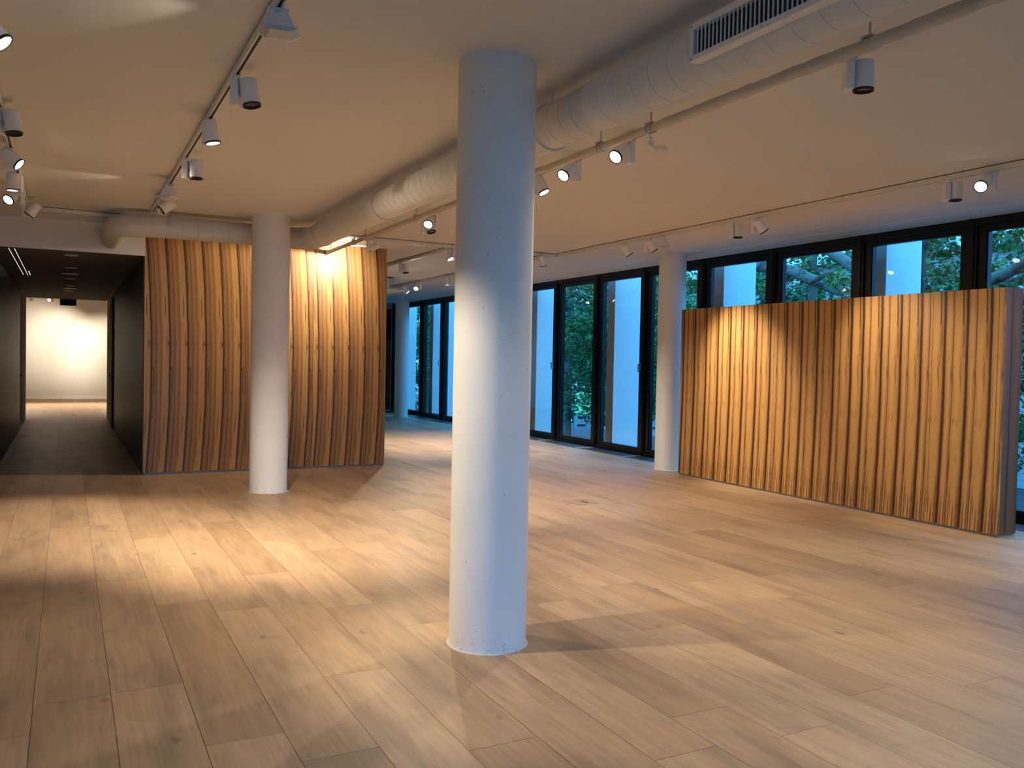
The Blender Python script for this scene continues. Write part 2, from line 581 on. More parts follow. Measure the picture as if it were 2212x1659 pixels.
# ------------------------------------------------------------------ setting: floor
def build_floor():
    random.seed(11)
    mb = MB()
    tone, seed = [], []
    W = 0.32
    X0, X1, Y0, Y1 = -4.2, 8.46, -3.1, 33.5
    mb.box(X0, 8.95, Y0, Y1, -0.06, -0.004, 1)
    tone += [0.5] * 6
    seed += [0.0] * 6
    known = {0: 8.79, 1: 6.6, 2: 5.84, 4: 4.19, 5: 5.345, 6: 7.0, 9: 4.9, 10: 6.35}
    tones = {(0, 0): .35, (4, -1): .98, (4, 0): .5, (3, 0): .30, (2, 0): .75, (2, -1): .35, (1, 0): .8, (5, -1): .15, (5, 0): .7}
    g = 0.0011
    i0 = int(math.floor((X0 + 0.13) / W))
    i = i0
    while -0.13 + i * W < X1:
        xa = max(X0, -0.13 + i * W)
        xb = min(X1, -0.13 + (i + 1) * W)
        L = 2.2
        st = known.get(i, random.uniform(0, L))
        k0 = int(math.floor((Y0 - st) / L)) - 1
        for k in range(k0, k0 + 22):
            ya, yb = max(Y0, st + k * L), min(Y1, st + (k + 1) * L)
            if yb - ya < 0.02:
                continue
            mb.add([(xa + g, ya + g, 0), (xb - g, ya + g, 0), (xb - g, yb - g, 0), (xa + g, yb - g, 0)], [(0, 1, 2, 3)], 0)
            t = random.choice([random.uniform(0.3, 0.7), random.uniform(0.0, 1.0)])
            tone.append(tones.get((i, k), t))
            seed.append(random.random())
        i += 1
    o = mb.build('floor', [M['floor'], M['floor_gap']], smooth=0)
    for nm, arr in (('tone', tone), ('seed', seed)):
        a = o.data.attributes.new(nm, 'FLOAT', 'FACE')
        a.data.foreach_set('value', arr)
    tag(o, 'wide oak plank floor', kind='structure')
    return o


build_floor()

def struct(name, mb, mat, label=None, smooth=35):
    o = mb.build(name, mat, smooth=smooth)
    tag(o, label, kind='structure')
    return o


# ceiling of the hall
struct('ceiling', MB().box(-4.2, 9.05, -3.2, 12.245, H, H + 0.2).box(0.9, 9.05, 12.245, 25.2, H, H + 0.2), M['ceiling'], 'flat white ceiling')
struct('ceiling_soffit', MB().box(-4.2, 0.9, 12.245, 23.2, 2.885, 3.3), M['corridor_ceiling'], 'dark corridor ceiling', smooth=0)
struct('ceiling_end_room', MB().box(-4.2, 4.5, 23.2, 33.6, 3.55, 3.7), M['ceiling'], 'ceiling of the lit end room')
# white bulkhead over the corridor mouth
struct('wall_bulkhead', MB().box(-4.2, 0.9, 12.20, 12.26, 2.885, H), M['wall'], 'white bulkhead above the corridor')
struct('trim_1', MB().box(8.335, 8.352, -3.1, 25.0, H - 0.006, H), M['white_metal'], 'thin ceiling trim near the windows')

# outer walls
struct('wall_left', MB().box(-4.3, -4.2, -3.2, 12.3, 0, H), M['wall'])
struct('wall_corridor_left', MB().box(-4.2, -0.85, 12.26, 12.40, 0, 2.885).box(-0.98, -0.85, 12.40, 20.1, 0, 2.885), M['corridor'], smooth=0)
struct('wall_corridor_right', MB().box(0.885, 0.905, 12.262, 20.1, 0, 2.885), M['corridor'], smooth=0)
struct('wall_passage_left', MB().box(-1.0, -0.86, 20.2, 23.2, 0, 2.885).box(-4.2, -0.86, 23.1, 23.25, 0, 3.6), M['wall'])
struct('wall_passage_right', MB().box(0.87, 1.0, 20.2, 23.2, 0, 2.885).box(0.87, 4.4, 23.1, 23.25, 0, 3.6), M['wall'])
struct('wall_end_header', MB().box(-0.86, 0.87, 23.1, 23.25, 2.885, 3.6), M['wall'])
struct('wall_end_room', MB().box(-4.2, 4.5, 33.4, 33.55, 0, 3.6), M['wall'], 'white end wall washed by spotlights')
struct('wall_end_left', MB().box(-3.3, -3.2, 23.25, 33.4, 0, 3.6), M['wall'])
struct('wall_end_right', MB().box(3.2, 3.3, 23.25, 33.4, 0, 3.6), M['wall'])
struct('baseboard_end', MB().box(-3.2, 3.2, 33.38, 33.4, 0, 0.09), M['white_metal'])

# black edged door leaves at the corridor end
def door(name, x0, x1, hx):
    root = empty(name, ((x0 + x1) / 2, 20.15, 0))
    tag(root, kind='structure')
    w = (x1 - x0) / 2
    MB().box(-w, w, -0.05, 0.05, 0.004, 2.80).build('door_leaf', M['black'], root)
    mb = MB()
    mb.tube([(hx * w, -0.02, 1.12), (hx * (w + 0.05), -0.02, 1.12), (hx * (w + 0.05), -0.12, 1.12)], 0.009, 8)
    mb.build('door_handle', M['black'], root)
    return root


door('door_1', 0.845, 0.905, -1)
door('door_2', -0.905, -0.855, 1)

# timber clad block (wall)
def wood_block():
    m = MB().box(0.9, 4.23, 12.245, 12.30, 0.03, 3.235)
    o = m.build('wall_timber', M['veneer_wall'], smooth=0)
    tag(o, 'zebra-striped timber veneer wall', kind='structure')
    struct('wall_block_core', MB().box(0.905, 4.22, 12.30, 22.9, 0.0, H), M['corridor'], smooth=0)
    struct('baseboard_timber', MB().box(0.91, 4.22, 12.252, 12.30, 0.0, 0.03), M['plinth'], smooth=0)
    struct('trim_2', MB().box(0.9, 4.25, 12.235, 12.31, 3.235, H), M['white_metal'], smooth=0)


wood_block()

# end wall of the hall behind the far column
struct('wall_far', MB().box(4.2, 9.1, 25.05, 25.2, 0, H), M['wall'])
def far_wall_panel():
    r = empty('far_panel', (8.45, 25.0, 0))  # brown panel with a black blind above, against the end wall
    tag(r, 'dark cupboard with a black upper panel behind the farthest round column', 'panelling')
    MB().box(-0.35, 0.3, -0.12, 0.04, 0.0, 2.18).build('lower_panel', plain('dark_bronze_panel', (0.10, 0.075, 0.05), 0.5), r)
    MB().box(-0.35, 0.3, -0.13, 0.04, 2.18, 3.1).build('upper_panel', M['black'], r)
    MB().box(-0.36, 0.31, -0.14, -0.12, 0.0, 0.06).build('skirting', M['white_metal'], r)


far_wall_panel()

# ------------------------------------------------------------------ window wall
S = 1.506
def mull(k):
    return 6.08 + S * k


HANDLE_BAYS = {4, 6, 8, 10}


def window_bay(k, n):
    y0, y1 = mull(k), mull(k + 1)
    root = empty('window_%d' % n, (8.9, (y0 + y1) / 2, 0))
    tag(root, kind='structure')
    h = S / 2
    fr = MB()
    fr.box(-0.06, 0.13, -h, -h + 0.055, 0, H)
    fr.box(-0.06, 0.13, h - 0.055, h, 0, H)
    fr.box(-0.06, 0.13, -h + 0.055, h - 0.055, 0, 0.055)
    fr.box(-0.06, 0.13, -h + 0.055, h - 0.055, H - 0.075, H)
    # fine ribs on the mullion face
    fr.box(-0.072, -0.06, -h, -h + 0.022, 0, H)
    fr.box(-0.072, -0.06, h - 0.022, h, 0, H)
    fr.build('window_frame', M['black_frame'], root, smooth=0)
    sa = MB()
    a, b = -h + 0.06, h - 0.06
    t = 0.088
    for x0, x1, e in ((-0.035, 0.06, 0.0), (-0.02, 0.045, 0.014)):
        w = t + e
        sa.box(x0, x1, a, a + w, 0.06, H - 0.08)
        sa.box(x0, x1, b - w, b, 0.06, H - 0.08)
        sa.box(x0, x1, a + w, b - w, 0.06, 0.06 + 0.055 + e)
        sa.box(x0, x1, a + w, b - w, H - 0.08 - 0.055 - e, H - 0.08)
    sa.build('sash', M['black_frame'], root, smooth=0)
    gp = MB()
    gp.add([(0.012, a + t, 0.11), (0.012, b - t, 0.11), (0.012, b - t, H - 0.13), (0.012, a + t, H - 0.13)], [(0, 1, 2, 3)])
    gp.build('pane', M['glass'], root, smooth=0)
    if k in HANDLE_BAYS:
        hm = MB()
        yh = a + t / 2
        hm.box(-0.047, -0.035, yh - 0.014, yh + 0.014, 1.47, 1.63)
        hm.tube([(-0.04, yh, 1.58), (-0.085, yh, 1.58)], 0.011, 10)
        hm.tube([(-0.085, yh, 1.592), (-0.085, yh, 1.45)], 0.011, 10)
        hm.build('window_handle', M['handle'], root)
    return root


n = 1
for k in range(11, -3, -1):
    window_bay(k, n)
    n += 1
struct('wall_facade_end', MB().box(8.84, 9.03, 24.152, 25.2, 0, H), M['black_frame'], smooth=0)
struct('wall_daylight_block', MB().box(8.84, 9.03, -3.2, mull(-2), 0, H), M['wall'], smooth=0)  # unseen solid stretch put in for window bays to cut side daylight

# glazed wall behind the viewer: the daylight on the near column comes through it
def back_glazing():
    x = -2.6
    i = n
    while x < 6.0:
        r = empty('window_%d' % i, (x + 0.75, -3.1, 0))
        tag(r, kind='structure')
        f = MB()
        f.box(-0.75, -0.68, -0.06, 0.06, 0, H).box(0.68, 0.75, -0.06, 0.06, 0, H)
        f.box(-0.68, 0.68, -0.06, 0.06, 0, 0.1).box(-0.68, 0.68, -0.06, 0.06, H - 0.12, H)
        f.build('window_frame', M['black_frame'], r, smooth=0)
        MB().add([(-0.68, 0, 0.1), (0.68, 0, 0.1), (0.68, 0, H - 0.12), (-0.68, 0, H - 0.12)], [(0, 1, 2, 3)]).build('pane', M['glass'], r, smooth=0)
        x += 1.5
        i += 1
    struct('wall_back', MB().box(-4.2, -2.6, -3.2, -3.05, 0, H).box(x, 8.9, -3.2, -3.05, 0, H), M['wall'])


back_glazing()

# floor heater trench along the glass
def trench():
    r = empty('floor_heater', (8.62, 10, 0))
    tag(r, 'long dark metal heater grille set in the floor along the window wall', 'heater')
    ks = list(range(-2, 12))
    for k in ks:
        y0, y1 = mull(k) - 10 + 0.03, mull(k + 1) - 10 - 0.03
        mb = MB()
        mb.box(-0.145, 0.18, y0, y1, -0.003, 0.001, 1)
        y = y0
        xx = -0.145
        while xx < 0.178:
            mb.box(xx, xx + 0.008, y0, y1, 0.001, 0.006, 0)
            xx += 0.016
        mb.build('grille', [M['dark_grille'], M['grille_gap']], r, smooth=0)
        MB().box(-0.16, 0.2, y1, y1 + 0.06, -0.003, 0.007).build('divider', M['track'], r, smooth=0)
    MB().box(-0.16, -0.148, mull(-2) - 10, mull(12) - 10, -0.003, 0.007).build('edge_strip', M['plinth'], r, smooth=0)


trench()

# ------------------------------------------------------------------ round columns
def column(x, y, rad, label, ring=True):
    r = empty('round_column', (x, y, 0))
    tag(r, label, 'column', 'round concrete columns')
    prof = [(rad, 0.0), (rad, 0.02), (rad, 1.0), (rad, 2.0), (rad, H - 0.004), (rad + 0.004, H)]
    MB().lathe(prof, 72).build('shaft', M['column'], r)
    MB().lathe([(rad, 0.0035), (rad + 0.012, 0.003), (rad + 0.013, 0.0)], 72).build('floor_seal', M['sealant'], r)
    return r


column(2.13, 4.342, 0.219, 'thick white round column in the middle foreground, bluish in the daylight')
column(2.13, 10.327, 0.219, 'white round column in front of the striped timber wall')
column(8.12, 10.42, 0.205, 'white round column between the windows and the free-standing veneer panel')
column(8.20, 22.4, 0.19, 'farthest white round column at the far left end of the window wall')

# ------------------------------------------------------------------ free-standing veneer panel
def display_wall():
    r = empty('partition_panel', (7.89, 0, 0))
    tag(r, 'low free-standing partition clad in striped zebra veneer, in front of the windows', 'partition')
    y0, y1, w, h = 5.07, 9.89, 0.28, 2.39
    MB().box(0.0, 0.02, y0, y1, 0.025, h).build('front_board', M['veneer_display'], r, smooth=0)
    ev = veneer_mat('zebra_veneer_end_shaded', 'X', 0.17, [(-9, 0.12)],
                    [(0.0, DK), (0.06, DK), (0.10, (0.12, 0.058, 0.020)), (0.5, (0.15, 0.072, 0.024)), (0.9, (0.12, 0.058, 0.020)), (1.0, DK)], 0.004)  # veneer colour darkened here to put the shade of the ends in
    MB().box(0.02, w - 0.0, y0 + 0.002, y0 + 0.02, 0.025, h).build('end_board', ev, r, smooth=0)
    MB().box(0.02, w, y1 - 0.02, y1, 0.025, h).build('end_board', ev, r, smooth=0)
    MB().box(w - 0.02, w, y0 + 0.021, y1 - 0.021, 0.025, h).build('rear_board', M['veneer_display'], r, smooth=0)
    MB().box(0.02, w - 0.02, y0 + 0.02, y1 - 0.02, h - 0.03, h - 0.004).build('top_board', M['veneer_display'], r, smooth=0)
    MB().box(0.012, w - 0.012, y0 + 0.012, y1 - 0.012, 0.0, 0.025).build('plinth', M['plinth'], r, smooth=0)


display_wall()

# ------------------------------------------------------------------ ventilation duct
DX, DZ, DR = 2.645, 3.045, 0.136
CY, CZ, CR = 10.72, 3.074, 0.127


def duct():
    r = empty('ventilation_duct', (0, 0, 0))
    tag(r, 'white round ventilation duct bending from the ceiling run to the bulkhead', 'duct')
    def seamed(pts, rad, step, depth):
        """straight run a->b with fine seams"""
        a, b = Vector(pts[0]), Vector(pts[1])
        L = (b - a).length
        P, R = [a], [rad]
        d = step
        while d < L - 0.03:
            for o_, rr in ((-0.0035, rad), (0, rad - depth), (0.0035, rad)):
                P.append(a.lerp(b, (d + o_) / L))
                R.append(rr)
            d += step
        P.append(b)
        R.append(rad)
        return P, R
    # main run, plain metal and insulated sections
    P, R = seamed([(DX, 4.05, DZ), (DX, 9.95, DZ)], DR, 0.135, 0.006)
    MB().tube(P, R, 48, mi=0).build('main_run', M['duct'], r)
    P, R = seamed([(DX, -3.0, DZ), (DX, 4.07, DZ)], DR + 0.006, 0.15, 0.0035)
    # rounded insulation end
    P = P[:-1] + [Vector((DX, 4.04, DZ)), Vector((DX, 4.066, DZ)), Vector((DX, 4.07, DZ))]
    R = R[:-1] + [DR + 0.006, DR + 0.003, DR - 0.004]
    MB().tube(P, R, 48).build('insulated_run', M['insulation'], r)
    # elbow from the main run to the cross run
    er = 0.36
    pts, rr = [(DX, 9.95, DZ)], [DR]
    for i in range(0, 13):
        a = PI / 2 * i / 12
        pts.append((DX - er + er * math.cos(a), CY - er + er * math.sin(a), DZ + (CZ - DZ) * i / 12))
        rr.append(DR + (CR - DR) * i / 12)
    pts.append((2.15, CY, CZ))
    rr.append(CR)
    MB().tube(pts, rr, 48).build('elbow', M['duct'], r)
    P, R = seamed([(2.2, CY, CZ), (0.84, CY, CZ)], CR, 0.17, 0.006)
    MB().tube(P, R, 48).build('cross_run', M['duct'], r)
    pts = [(0.86, CY, CZ)]
    er = 0.36
    for i in range(0, 13):
        a = PI / 2 * i / 12
        pts.append((0.86 - er * math.sin(a), CY + er - er * math.cos(a), CZ))
    pts += [(0.50, 11.6, CZ), (0.50, 12.21, CZ)]
    MB().tube(pts, CR + 0.004, 48).build('elbow', M['duct'], r)
    # strap rings with their bolts and hanger rods
    def strap(c, axis, rad, rod=True):
        mb = MB()
        n_ = 40
        P_ = []
        for i in range(n_ + 1):
            a = 2 * PI * i / n_
            if axis == 'Y':
                P_.append((c[0] + rad * math.cos(a), c[1], c[2] + rad * math.sin(a)))
            else:
                P_.append((c[0], c[1] + rad * math.cos(a), c[2] + rad * math.sin(a)))
        mb.tube(P_, 0.0075, 6, cap=False)
        if axis == 'Y':
            mb.box(c[0] - rad - 0.02, c[0] - rad + 0.012, c[1] - 0.02, c[1] + 0.02, c[2] - 0.012, c[2] + 0.012)
            mb.box(c[0] + rad - 0.012, c[0] + rad + 0.02, c[1] - 0.02, c[1] + 0.02, c[2] - 0.012, c[2] + 0.012)
        else:
            mb.box(c[0] - 0.02, c[0] + 0.02, c[1] - rad - 0.02, c[1] - rad + 0.01, c[2] - 0.012, c[2] + 0.012)
        mb.tube([(c[0], c[1], c[2] + rad - 0.004), (c[0], c[1], H)], 0.006, 8)
        mb.build('strap_hanger', M['duct'], r)
    for y in (4.62, 7.72, 9.92, 1.2, -1.6):
        strap((DX, y, DZ), 'Y', DR + 0.006)
    strap((1.05, CY, CZ), 'X', CR + 0.005)
    return r


duct()


def duct_grille():
    r = empty('air_grille', (2.484, 2.62, 3.04))
    tag(r, 'white framed air grille with dark vertical slats on the side of the round duct', 'vent')
    y0, y1 = -1.3, 0.47
    z0, z1 = -0.085, 0.083
    fr = MB()
    fr.box(-0.012, 0.03, y0, y1, z0, z0 + 0.024).box(-0.012, 0.03, y0, y1, z1 - 0.03, z1)
    fr.box(-0.012, 0.017, y0, y0 + 0.024, z0 + 0.024, z1 - 0.03).box(-0.012, 0.017, y1 - 0.024, y1, z0 + 0.024, z1 - 0.03)
    # saddle skirt reaching back to the duct
    fr.box(0.031, 0.040, y0 + 0.002, y1 - 0.002, z1 - 0.008, z1 - 0.002).box(0.031, 0.045, y0 + 0.002, y1 - 0.002, z0 + 0.002, z0 + 0.008)
    fr.build('grille_frame', M['white_metal'], r, smooth=0)
    MB().box(0.013, 0.017, y0 + 0.025, y1 - 0.025, z0 + 0.025, z1 - 0.031).build('dark_back', M['black'], r, smooth=0)
    y = y0 + 0.035
    while y < y1 - 0.035:
        MB().box(-0.010, -0.004, y, y + 0.0045, z0 + 0.024, z1 - 0.03).build('slat', M['white_metal'], r, smooth=0)
        y += 0.0255
    for (yy) in (y0 + 0.012, -0.6, 0.02, y1 - 0.012):
        for zz in (z0 + 0.012, z1 - 0.013):
            MB().box(-0.015, -0.011, yy - 0.004, yy + 0.004, zz - 0.004, zz + 0.004).build('screw', M['galv'], r, smooth=0)


duct_grille()

# sprinkler pipe beside the duct
PX, PZ, PR = 3.32, 3.112, 0.0255


def sprinkler_pipe():
    r = empty('ceiling_pipe', (0, 0, 0))
    tag(r, 'thin cream pipe running under the ceiling beside the duct into the timber wall', 'pipe')
    MB().tube([(PX, 4.3, PZ), (PX, 12.245, PZ)], PR, 20).build('pipe_run', M['pipe'], r)
    random.seed(4)
    P, R = [], []
    y = -3.0
    while y < 4.45:
        P.append((PX + random.uniform(-.002, .002), y, PZ + random.uniform(-.002, .002)))
        R.append(PR + 0.005 + random.uniform(-.002, .003))
        y += 0.045
    P.append((PX, 4.46, PZ))
    R.append(PR + 0.002)
    MB().tube(P, R, 18).build('plastic_wrap', M['wrap'], r, smooth=60)
    for y in (0.4, 2.83, 4.52, 5.10, 8.68, 10.44, 10.93):
        mb = MB()
        for dy in (-0.022, 0.022):
            ring = [(PX + (PR + 0.006) * math.cos(2 * PI * i / 20), y + dy, PZ + (PR + 0.006) * math.sin(2 * PI * i / 20)) for i in range(21)]
            mb.tube(ring, 0.004, 6, cap=False)
        mb.box(PX - 0.03, PX + 0.0, y - 0.03, y + 0.03, PZ + PR + 0.003, PZ + PR + 0.011)
        mb.tube([(PX, y, PZ + PR), (PX, y, H)], 0.0055, 8)
        mb.build('pipe_hanger', M['pipe'], r)
    MB().tube([(PX, 12.228, PZ), (PX, 12.25, PZ)], [PR + 0.02, PR + 0.02], 24).build('wall_collar', M['black'], r)
    return r


sprinkler_pipe()

# ------------------------------------------------------------------ lighting tracks
TZ = H - 0.052


def track(p0, p1, label, slot=True):
    a, b = Vector(p0), Vector(p1)
    L = (b - a).length
    d = (b - a) / L
    r = empty('light_track', (a.x, a.y, TZ), math.atan2(d.y, d.x))
    tag(r, label, 'light track', 'ceiling light tracks')
    mb = MB()
    for y0, y1, z0, z1 in ((-0.018, -0.008, 0, 0.044), (0.008, 0.018, 0, 0.044), (-0.008, 0.008, 0.02, 0.044)):
        mb.box(0, L, y0, y1, z0, z1)
    mb.box(-0.004, 0.0, -0.018, 0.018, 0, 0.044).box(L, L + 0.004, -0.018, 0.018, 0, 0.044)
    mb.build('rail', M['track'], r, smooth=0)
    MB().box(0.004, L - 0.004, -0.008, 0.008, 0.010, 0.020).build('slot', M['slot_and_shade'], r, smooth=0)
    MB().box(0.0, L, -0.012, 0.012, 0.044, 0.0522).build('shadow_gap', M['slot_and_shade'], r, smooth=0)  # black strip paints the shade line between rail and ceiling
    return r


track((0.857, -0.5), (0.857, 10.58), 'light track left of the near column, running away from the viewer')
track((-0.40, -0.5), (-0.40, 11.18), 'light track along the left edge of the picture')
track((3.60, -2.5), (3.60, 11.30), 'light track just behind the cream pipe')
track((6.65, -2.5), (6.65, 11.42), 'long light track nearest the window wall')
track((-0.38, 11.20), (6.63, 11.44), 'light track crossing the ceiling in front of the timber wall')
track((4.95, 11.46), (4.95, 21.0), 'light track in the far bay right beside the timber wall')
track((6.55, 11.50), (6.55, 19.2), 'light track in the far bay nearest the windows')
# end room track hangs higher
er = empty('light_track', (-2.8, 30.6, 3.36))
tag(er, 'white light track across the bright end room', 'light track', 'ceiling light tracks')
MB().box(0, 5.6, -0.02, 0.02, 0, 0.19).build('rail', M['track'], er, smooth=0)

# ------------------------------------------------------------------ track spotlights
HEAD_R, HEAD_L = 0.052, 0.155


def head_mesh():
    z0, z1 = -HEAD_L / 2, HEAD_L / 2
    mb = MB()
    mb.lathe([(0.0, z1), (0.018, z1), (0.019, z1 + 0.003), (0.036, z1 + 0.003), (0.037, z1), (HEAD_R - 0.004, z1), (HEAD_R, z1 - 0.004),
              (HEAD_R, z1 - 0.018), (HEAD_R - 0.0012, z1 - 0.0185), (HEAD_R - 0.0012, z1 - 0.0205), (HEAD_R, z1 - 0.021),
              (HEAD_R, z0 + 0.012), (HEAD_R - 0.003, z0 + 0.012)], 40)
    return mb


proto = {}
proto['adapter'] = MB().bbox(-0.016, 0.016, -0.05, 0.05, -0.022, -0.0005, 0.003).build('track_adapter', M['white_metal'])
proto['box'] = MB().bbox(-0.022, 0.022, -0.041, 0.041, -0.168, -0.022, 0.004).build('driver_box', M['white_metal'])
proto['arm'] = MB().tube([(0, 0, 0), (0.03, 0, 0)], 0.016, 16).build('pivot', M['galv'])
proto['head'] = head_mesh().build('lamp_head', M['white_metal'])
_z0 = -HEAD_L / 2
proto['rim'] = MB().lathe([(HEAD_R - 0.003, _z0 + 0.013), (HEAD_R + 0.001, _z0 + 0.012), (HEAD_R + 0.001, _z0), (HEAD_R - 0.006, _z0), (HEAD_R - 0.008, _z0 + 0.010)], 40).build('rim', M['black'])
proto['lens_on'] = MB().disc(HEAD_R - 0.007, _z0 + 0.004, 36, flip=True).build('lens', M['lens_on'])
proto['lens_off'] = MB().disc(HEAD_R - 0.007, _z0 + 0.010, 36, flip=True).build('lens', M['lens_off'])
used_proto = set()


def part(key, parent, loc=(0, 0, 0), quat=None):
    o = proto[key]
    if key in used_proto:
        return child_copy(o, parent, loc, quat)
    used_proto.add(key)
    o.parent = parent
    o.location = loc
    if quat is not None:
        o.rotation_mode = 'QUATERNION'
        o.rotation_quaternion = quat
    return o


def spotlight(x, y, off, aim, label, lit=0.0, cone=50, blend=0.6, z=TZ, drop=0.0, group='track spotlights', beam=None):
    """off: yaw angle (degrees, world) from driver box towards the head; aim: world direction of the beam"""
    r = empty('track_spotlight', (x, y, z))
    tag(r, label, 'track light', group)
    a = math.radians(off)
    part('adapter', r, (0, 0, 0))
    qz = Quaternion((0, 0, 1), a)
    part('box', r, (0, 0, 0), qz)
    ax = Vector((math.cos(a), math.sin(a), 0))
    part('arm', r, ax * 0.020 + Vector((0, 0, -0.095)), qz)
    v = Vector(aim).normalized()
    q = Vector((0, 0, -1)).rotation_difference(v)
    hpos = ax * (0.030 + HEAD_R) + Vector((0, 0, -0.092 - drop))
    h = part('head', r, hpos, q)
    part('rim', h)
    part('lens_on' if lit else 'lens_off', h)
    if lit:
        ld = bpy.data.lights.new('lamp_light', 'SPOT')
        ld.energy = lit
        ld.color = LAMP
        ld.spot_size = math.radians(cone)
        ld.spot_blend = blend
        ld.shadow_soft_size = 0.035
        lo = bpy.data.objects.new('lamp_light', ld)
        COL.objects.link(lo)
        lo.parent = h
        lo.location = (0, 0, -HEAD_L / 2 - 0.045)
        if beam is not None:      # light aimed apart from the can to place its pool
            lo.rotation_mode = 'QUATERNION'
            lo.rotation_quaternion = q.inverted() @ Vector((0, 0, -1)).rotation_difference(Vector(beam).normalized())
    return r


def wallwasher(x, y, off, label, z=TZ, tilt=0.0, lit=0, aim=None, cone=100):
    """flat wedge-shaped frosted head hung on a flat arm with a round pivot disc"""
    r = empty('wall_washer', (x, y, z), math.radians(off))
    tag(r, label, 'track light', 'wedge-shaped wall washers')
    MB().bbox(-0.016, 0.016, -0.05, 0.05, -0.022, -0.0005, 0.003).build('track_adapter', M['white_metal'], r)
    mb = MB()
    mb.box(0.010, 0.016, -0.014, 0.014, -0.075, -0.015)
    ring = [(0.013, 0.020 * math.cos(2 * PI * i / 20), -0.085 + 0.020 * math.sin(2 * PI * i / 20)) for i in range(21)]
    mb.tube(ring, 0.004, 6, cap=False)
    mb.tube([(0.008, 0, -0.085), (0.018, 0, -0.085)], 0.018, 16)
    mb.build('pivot_arm', M['white_metal'], r)
    w0, w1, zt, zb = 0.045, 0.092, -0.03, -0.14
    v = []
    for xx in (0.016, 0.034):
        v += [(xx, -w0, zt), (xx, w0, zt), (xx + 0.02, w1, zb), (xx + 0.02, w1 * 0.6, zb - 0.02), (xx + 0.02, -w1 * 0.6, zb - 0.02), (xx + 0.02, -w1, zb)]
    f = [(0, 1, 2, 3, 4, 5), (11, 10, 9, 8, 7, 6)] + [(i, i + 6, (i + 1) % 6 + 6, (i + 1) % 6) for i in range(6)]
    MB().add(v, f).build('reflector_plate', M['white_metal'], r, smooth=0)
    v = []
    for xx in (0.036, 0.155):
        s = 1.0 if xx < 0.1 else 0.85
        v += [(xx + 0.02, -w1 * s, zb), (xx + 0.02, w1 * s, zb), (xx + 0.02, w1 * s * 0.6, zb - 0.022), (xx + 0.02, -w1 * s * 0.6, zb - 0.022)]
    f = [(0, 1, 2, 3), (7, 6, 5, 4)] + [(i, i + 4, (i + 1) % 4 + 4, (i + 1) % 4) for i in range(4)]
    MB().add(v, f).build('diffuser', M['frost'], r, smooth=0)
    if lit:
        ld = bpy.data.lights.new('lamp_light', 'SPOT')
        ld.energy = lit
        ld.color = LAMP
        ld.spot_size = math.radians(cone)
        ld.spot_blend = 0.7
        ld.shadow_soft_size = 0.03
        lo = bpy.data.objects.new('lamp_light', ld)
        COL.objects.link(lo)
        lo.parent = r
        lo.location = Quaternion((0, 0, 1), -math.radians(off)) @ Vector((-0.06, 0.08, -0.13))
        rot = Quaternion((0, 0, 1), -math.radians(off))
        lo.rotation_mode = 'QUATERNION'
        lo.rotation_quaternion = rot @ Vector((0, 0, -1)).rotation_difference(Vector(aim).normalized())
    return r


RIGHT = -27.5     # world yaw of picture-right
T1 = 0.857
# first track, near to far
wallwasher(T1, 4.06, RIGHT - 70, 'wedge-shaped frosted wall washer nearest the viewer, at the top edge of the picture', lit=9, aim=(-0.75, 0.55, 0.16), cone=36)
spotlight(T1, 5.17, RIGHT, (0.14, -0.10, -0.97), 'unlit white spotlight just below the near wedge-shaped washer')
spotlight(T1, 6.25, RIGHT - 60, (0.20, -0.06, -0.96), 'lit white spotlight third along the track left of the near column', 800, 84, 0.95, beam=(0.30, 0.48, -0.85))
spotlight(T1, 7.50, RIGHT, (0.0, 0.0, -1), 'unlit upright white spotlight beyond the lit one on the track left of the near column')
wallwasher(T1, 8.69, RIGHT - 90, 'small wedge-shaped frosted wall washer above the far end of the left track', lit=9, aim=(-1, 0.38, 0.16), cone=36)
spotlight(T1, 9.52, RIGHT - 30, (-0.75, 0.05, -0.62), 'white spotlight tilted left at the far end of the track, next to the duct')
# left track
TL = -0.40
spotlight(TL, 6.66, RIGHT, (0.12, -0.1, -0.97), 'upper white spotlight at the left edge of the picture, unlit')
spotlight(TL, 7.92, RIGHT - 60, (0.78, -0.25, -0.62), 'white spotlight at the left edge tilted down to the right', 360, 85, 0.7)
spotlight(TL, 8.99, RIGHT - 90, (0.0, -0.02, -1), 'upright lit white spotlight above the glaring one at the left edge', 320, 75)
spotlight(TL, 9.75, RIGHT - 140, (-0.45, -0.62, -0.60), 'glaring white spotlight facing the viewer at the left edge', 60, 60)
spotlight(TL, 10.55, RIGHT, (-0.55, 0.1, -0.80), 'white spotlight at the corner where the left track meets the cross track')
spotlight(TL, 4.83, RIGHT, (2.75, -0.80, -2.9), 'lit spotlight on the left track beyond the left edge of the picture', 330, 47, 0.6)
# track by the pipe
T2 = 3.60
spotlight(T2, 3.20, RIGHT, (0, 0, -1), 'large unlit white spotlight at upper right, hanging upright from the pipe track')
spotlight(T2, 5.15, RIGHT - 150, (-0.74, -0.22, -0.64), 'lit white spotlight facing the viewer, right one of the pair beside the near column', 130, 60)
spotlight(T2, 5.88, RIGHT - 150, (-0.72, -0.26, -0.64), 'lit white spotlight facing the viewer, left one of the pair beside the near column', 130, 60)
spotlight(T2, 6.55, RIGHT - 60, (0.28, -0.36, -0.86), 'lit white spotlight half hidden by the right side of the near column', 330, 70, 0.8)
_w = wallwasher(T2, 4.93, RIGHT - 20, 'crumpled pale washer peeking out above the cream pipe, right of the near column')
_w.scale = (0.72, 0.72, 0.72)
spotlight(T2, 8.80, RIGHT - 150, (-0.45, -0.60, -0.62), 'lit white spotlight left of the near column under the pipe', 80, 60)
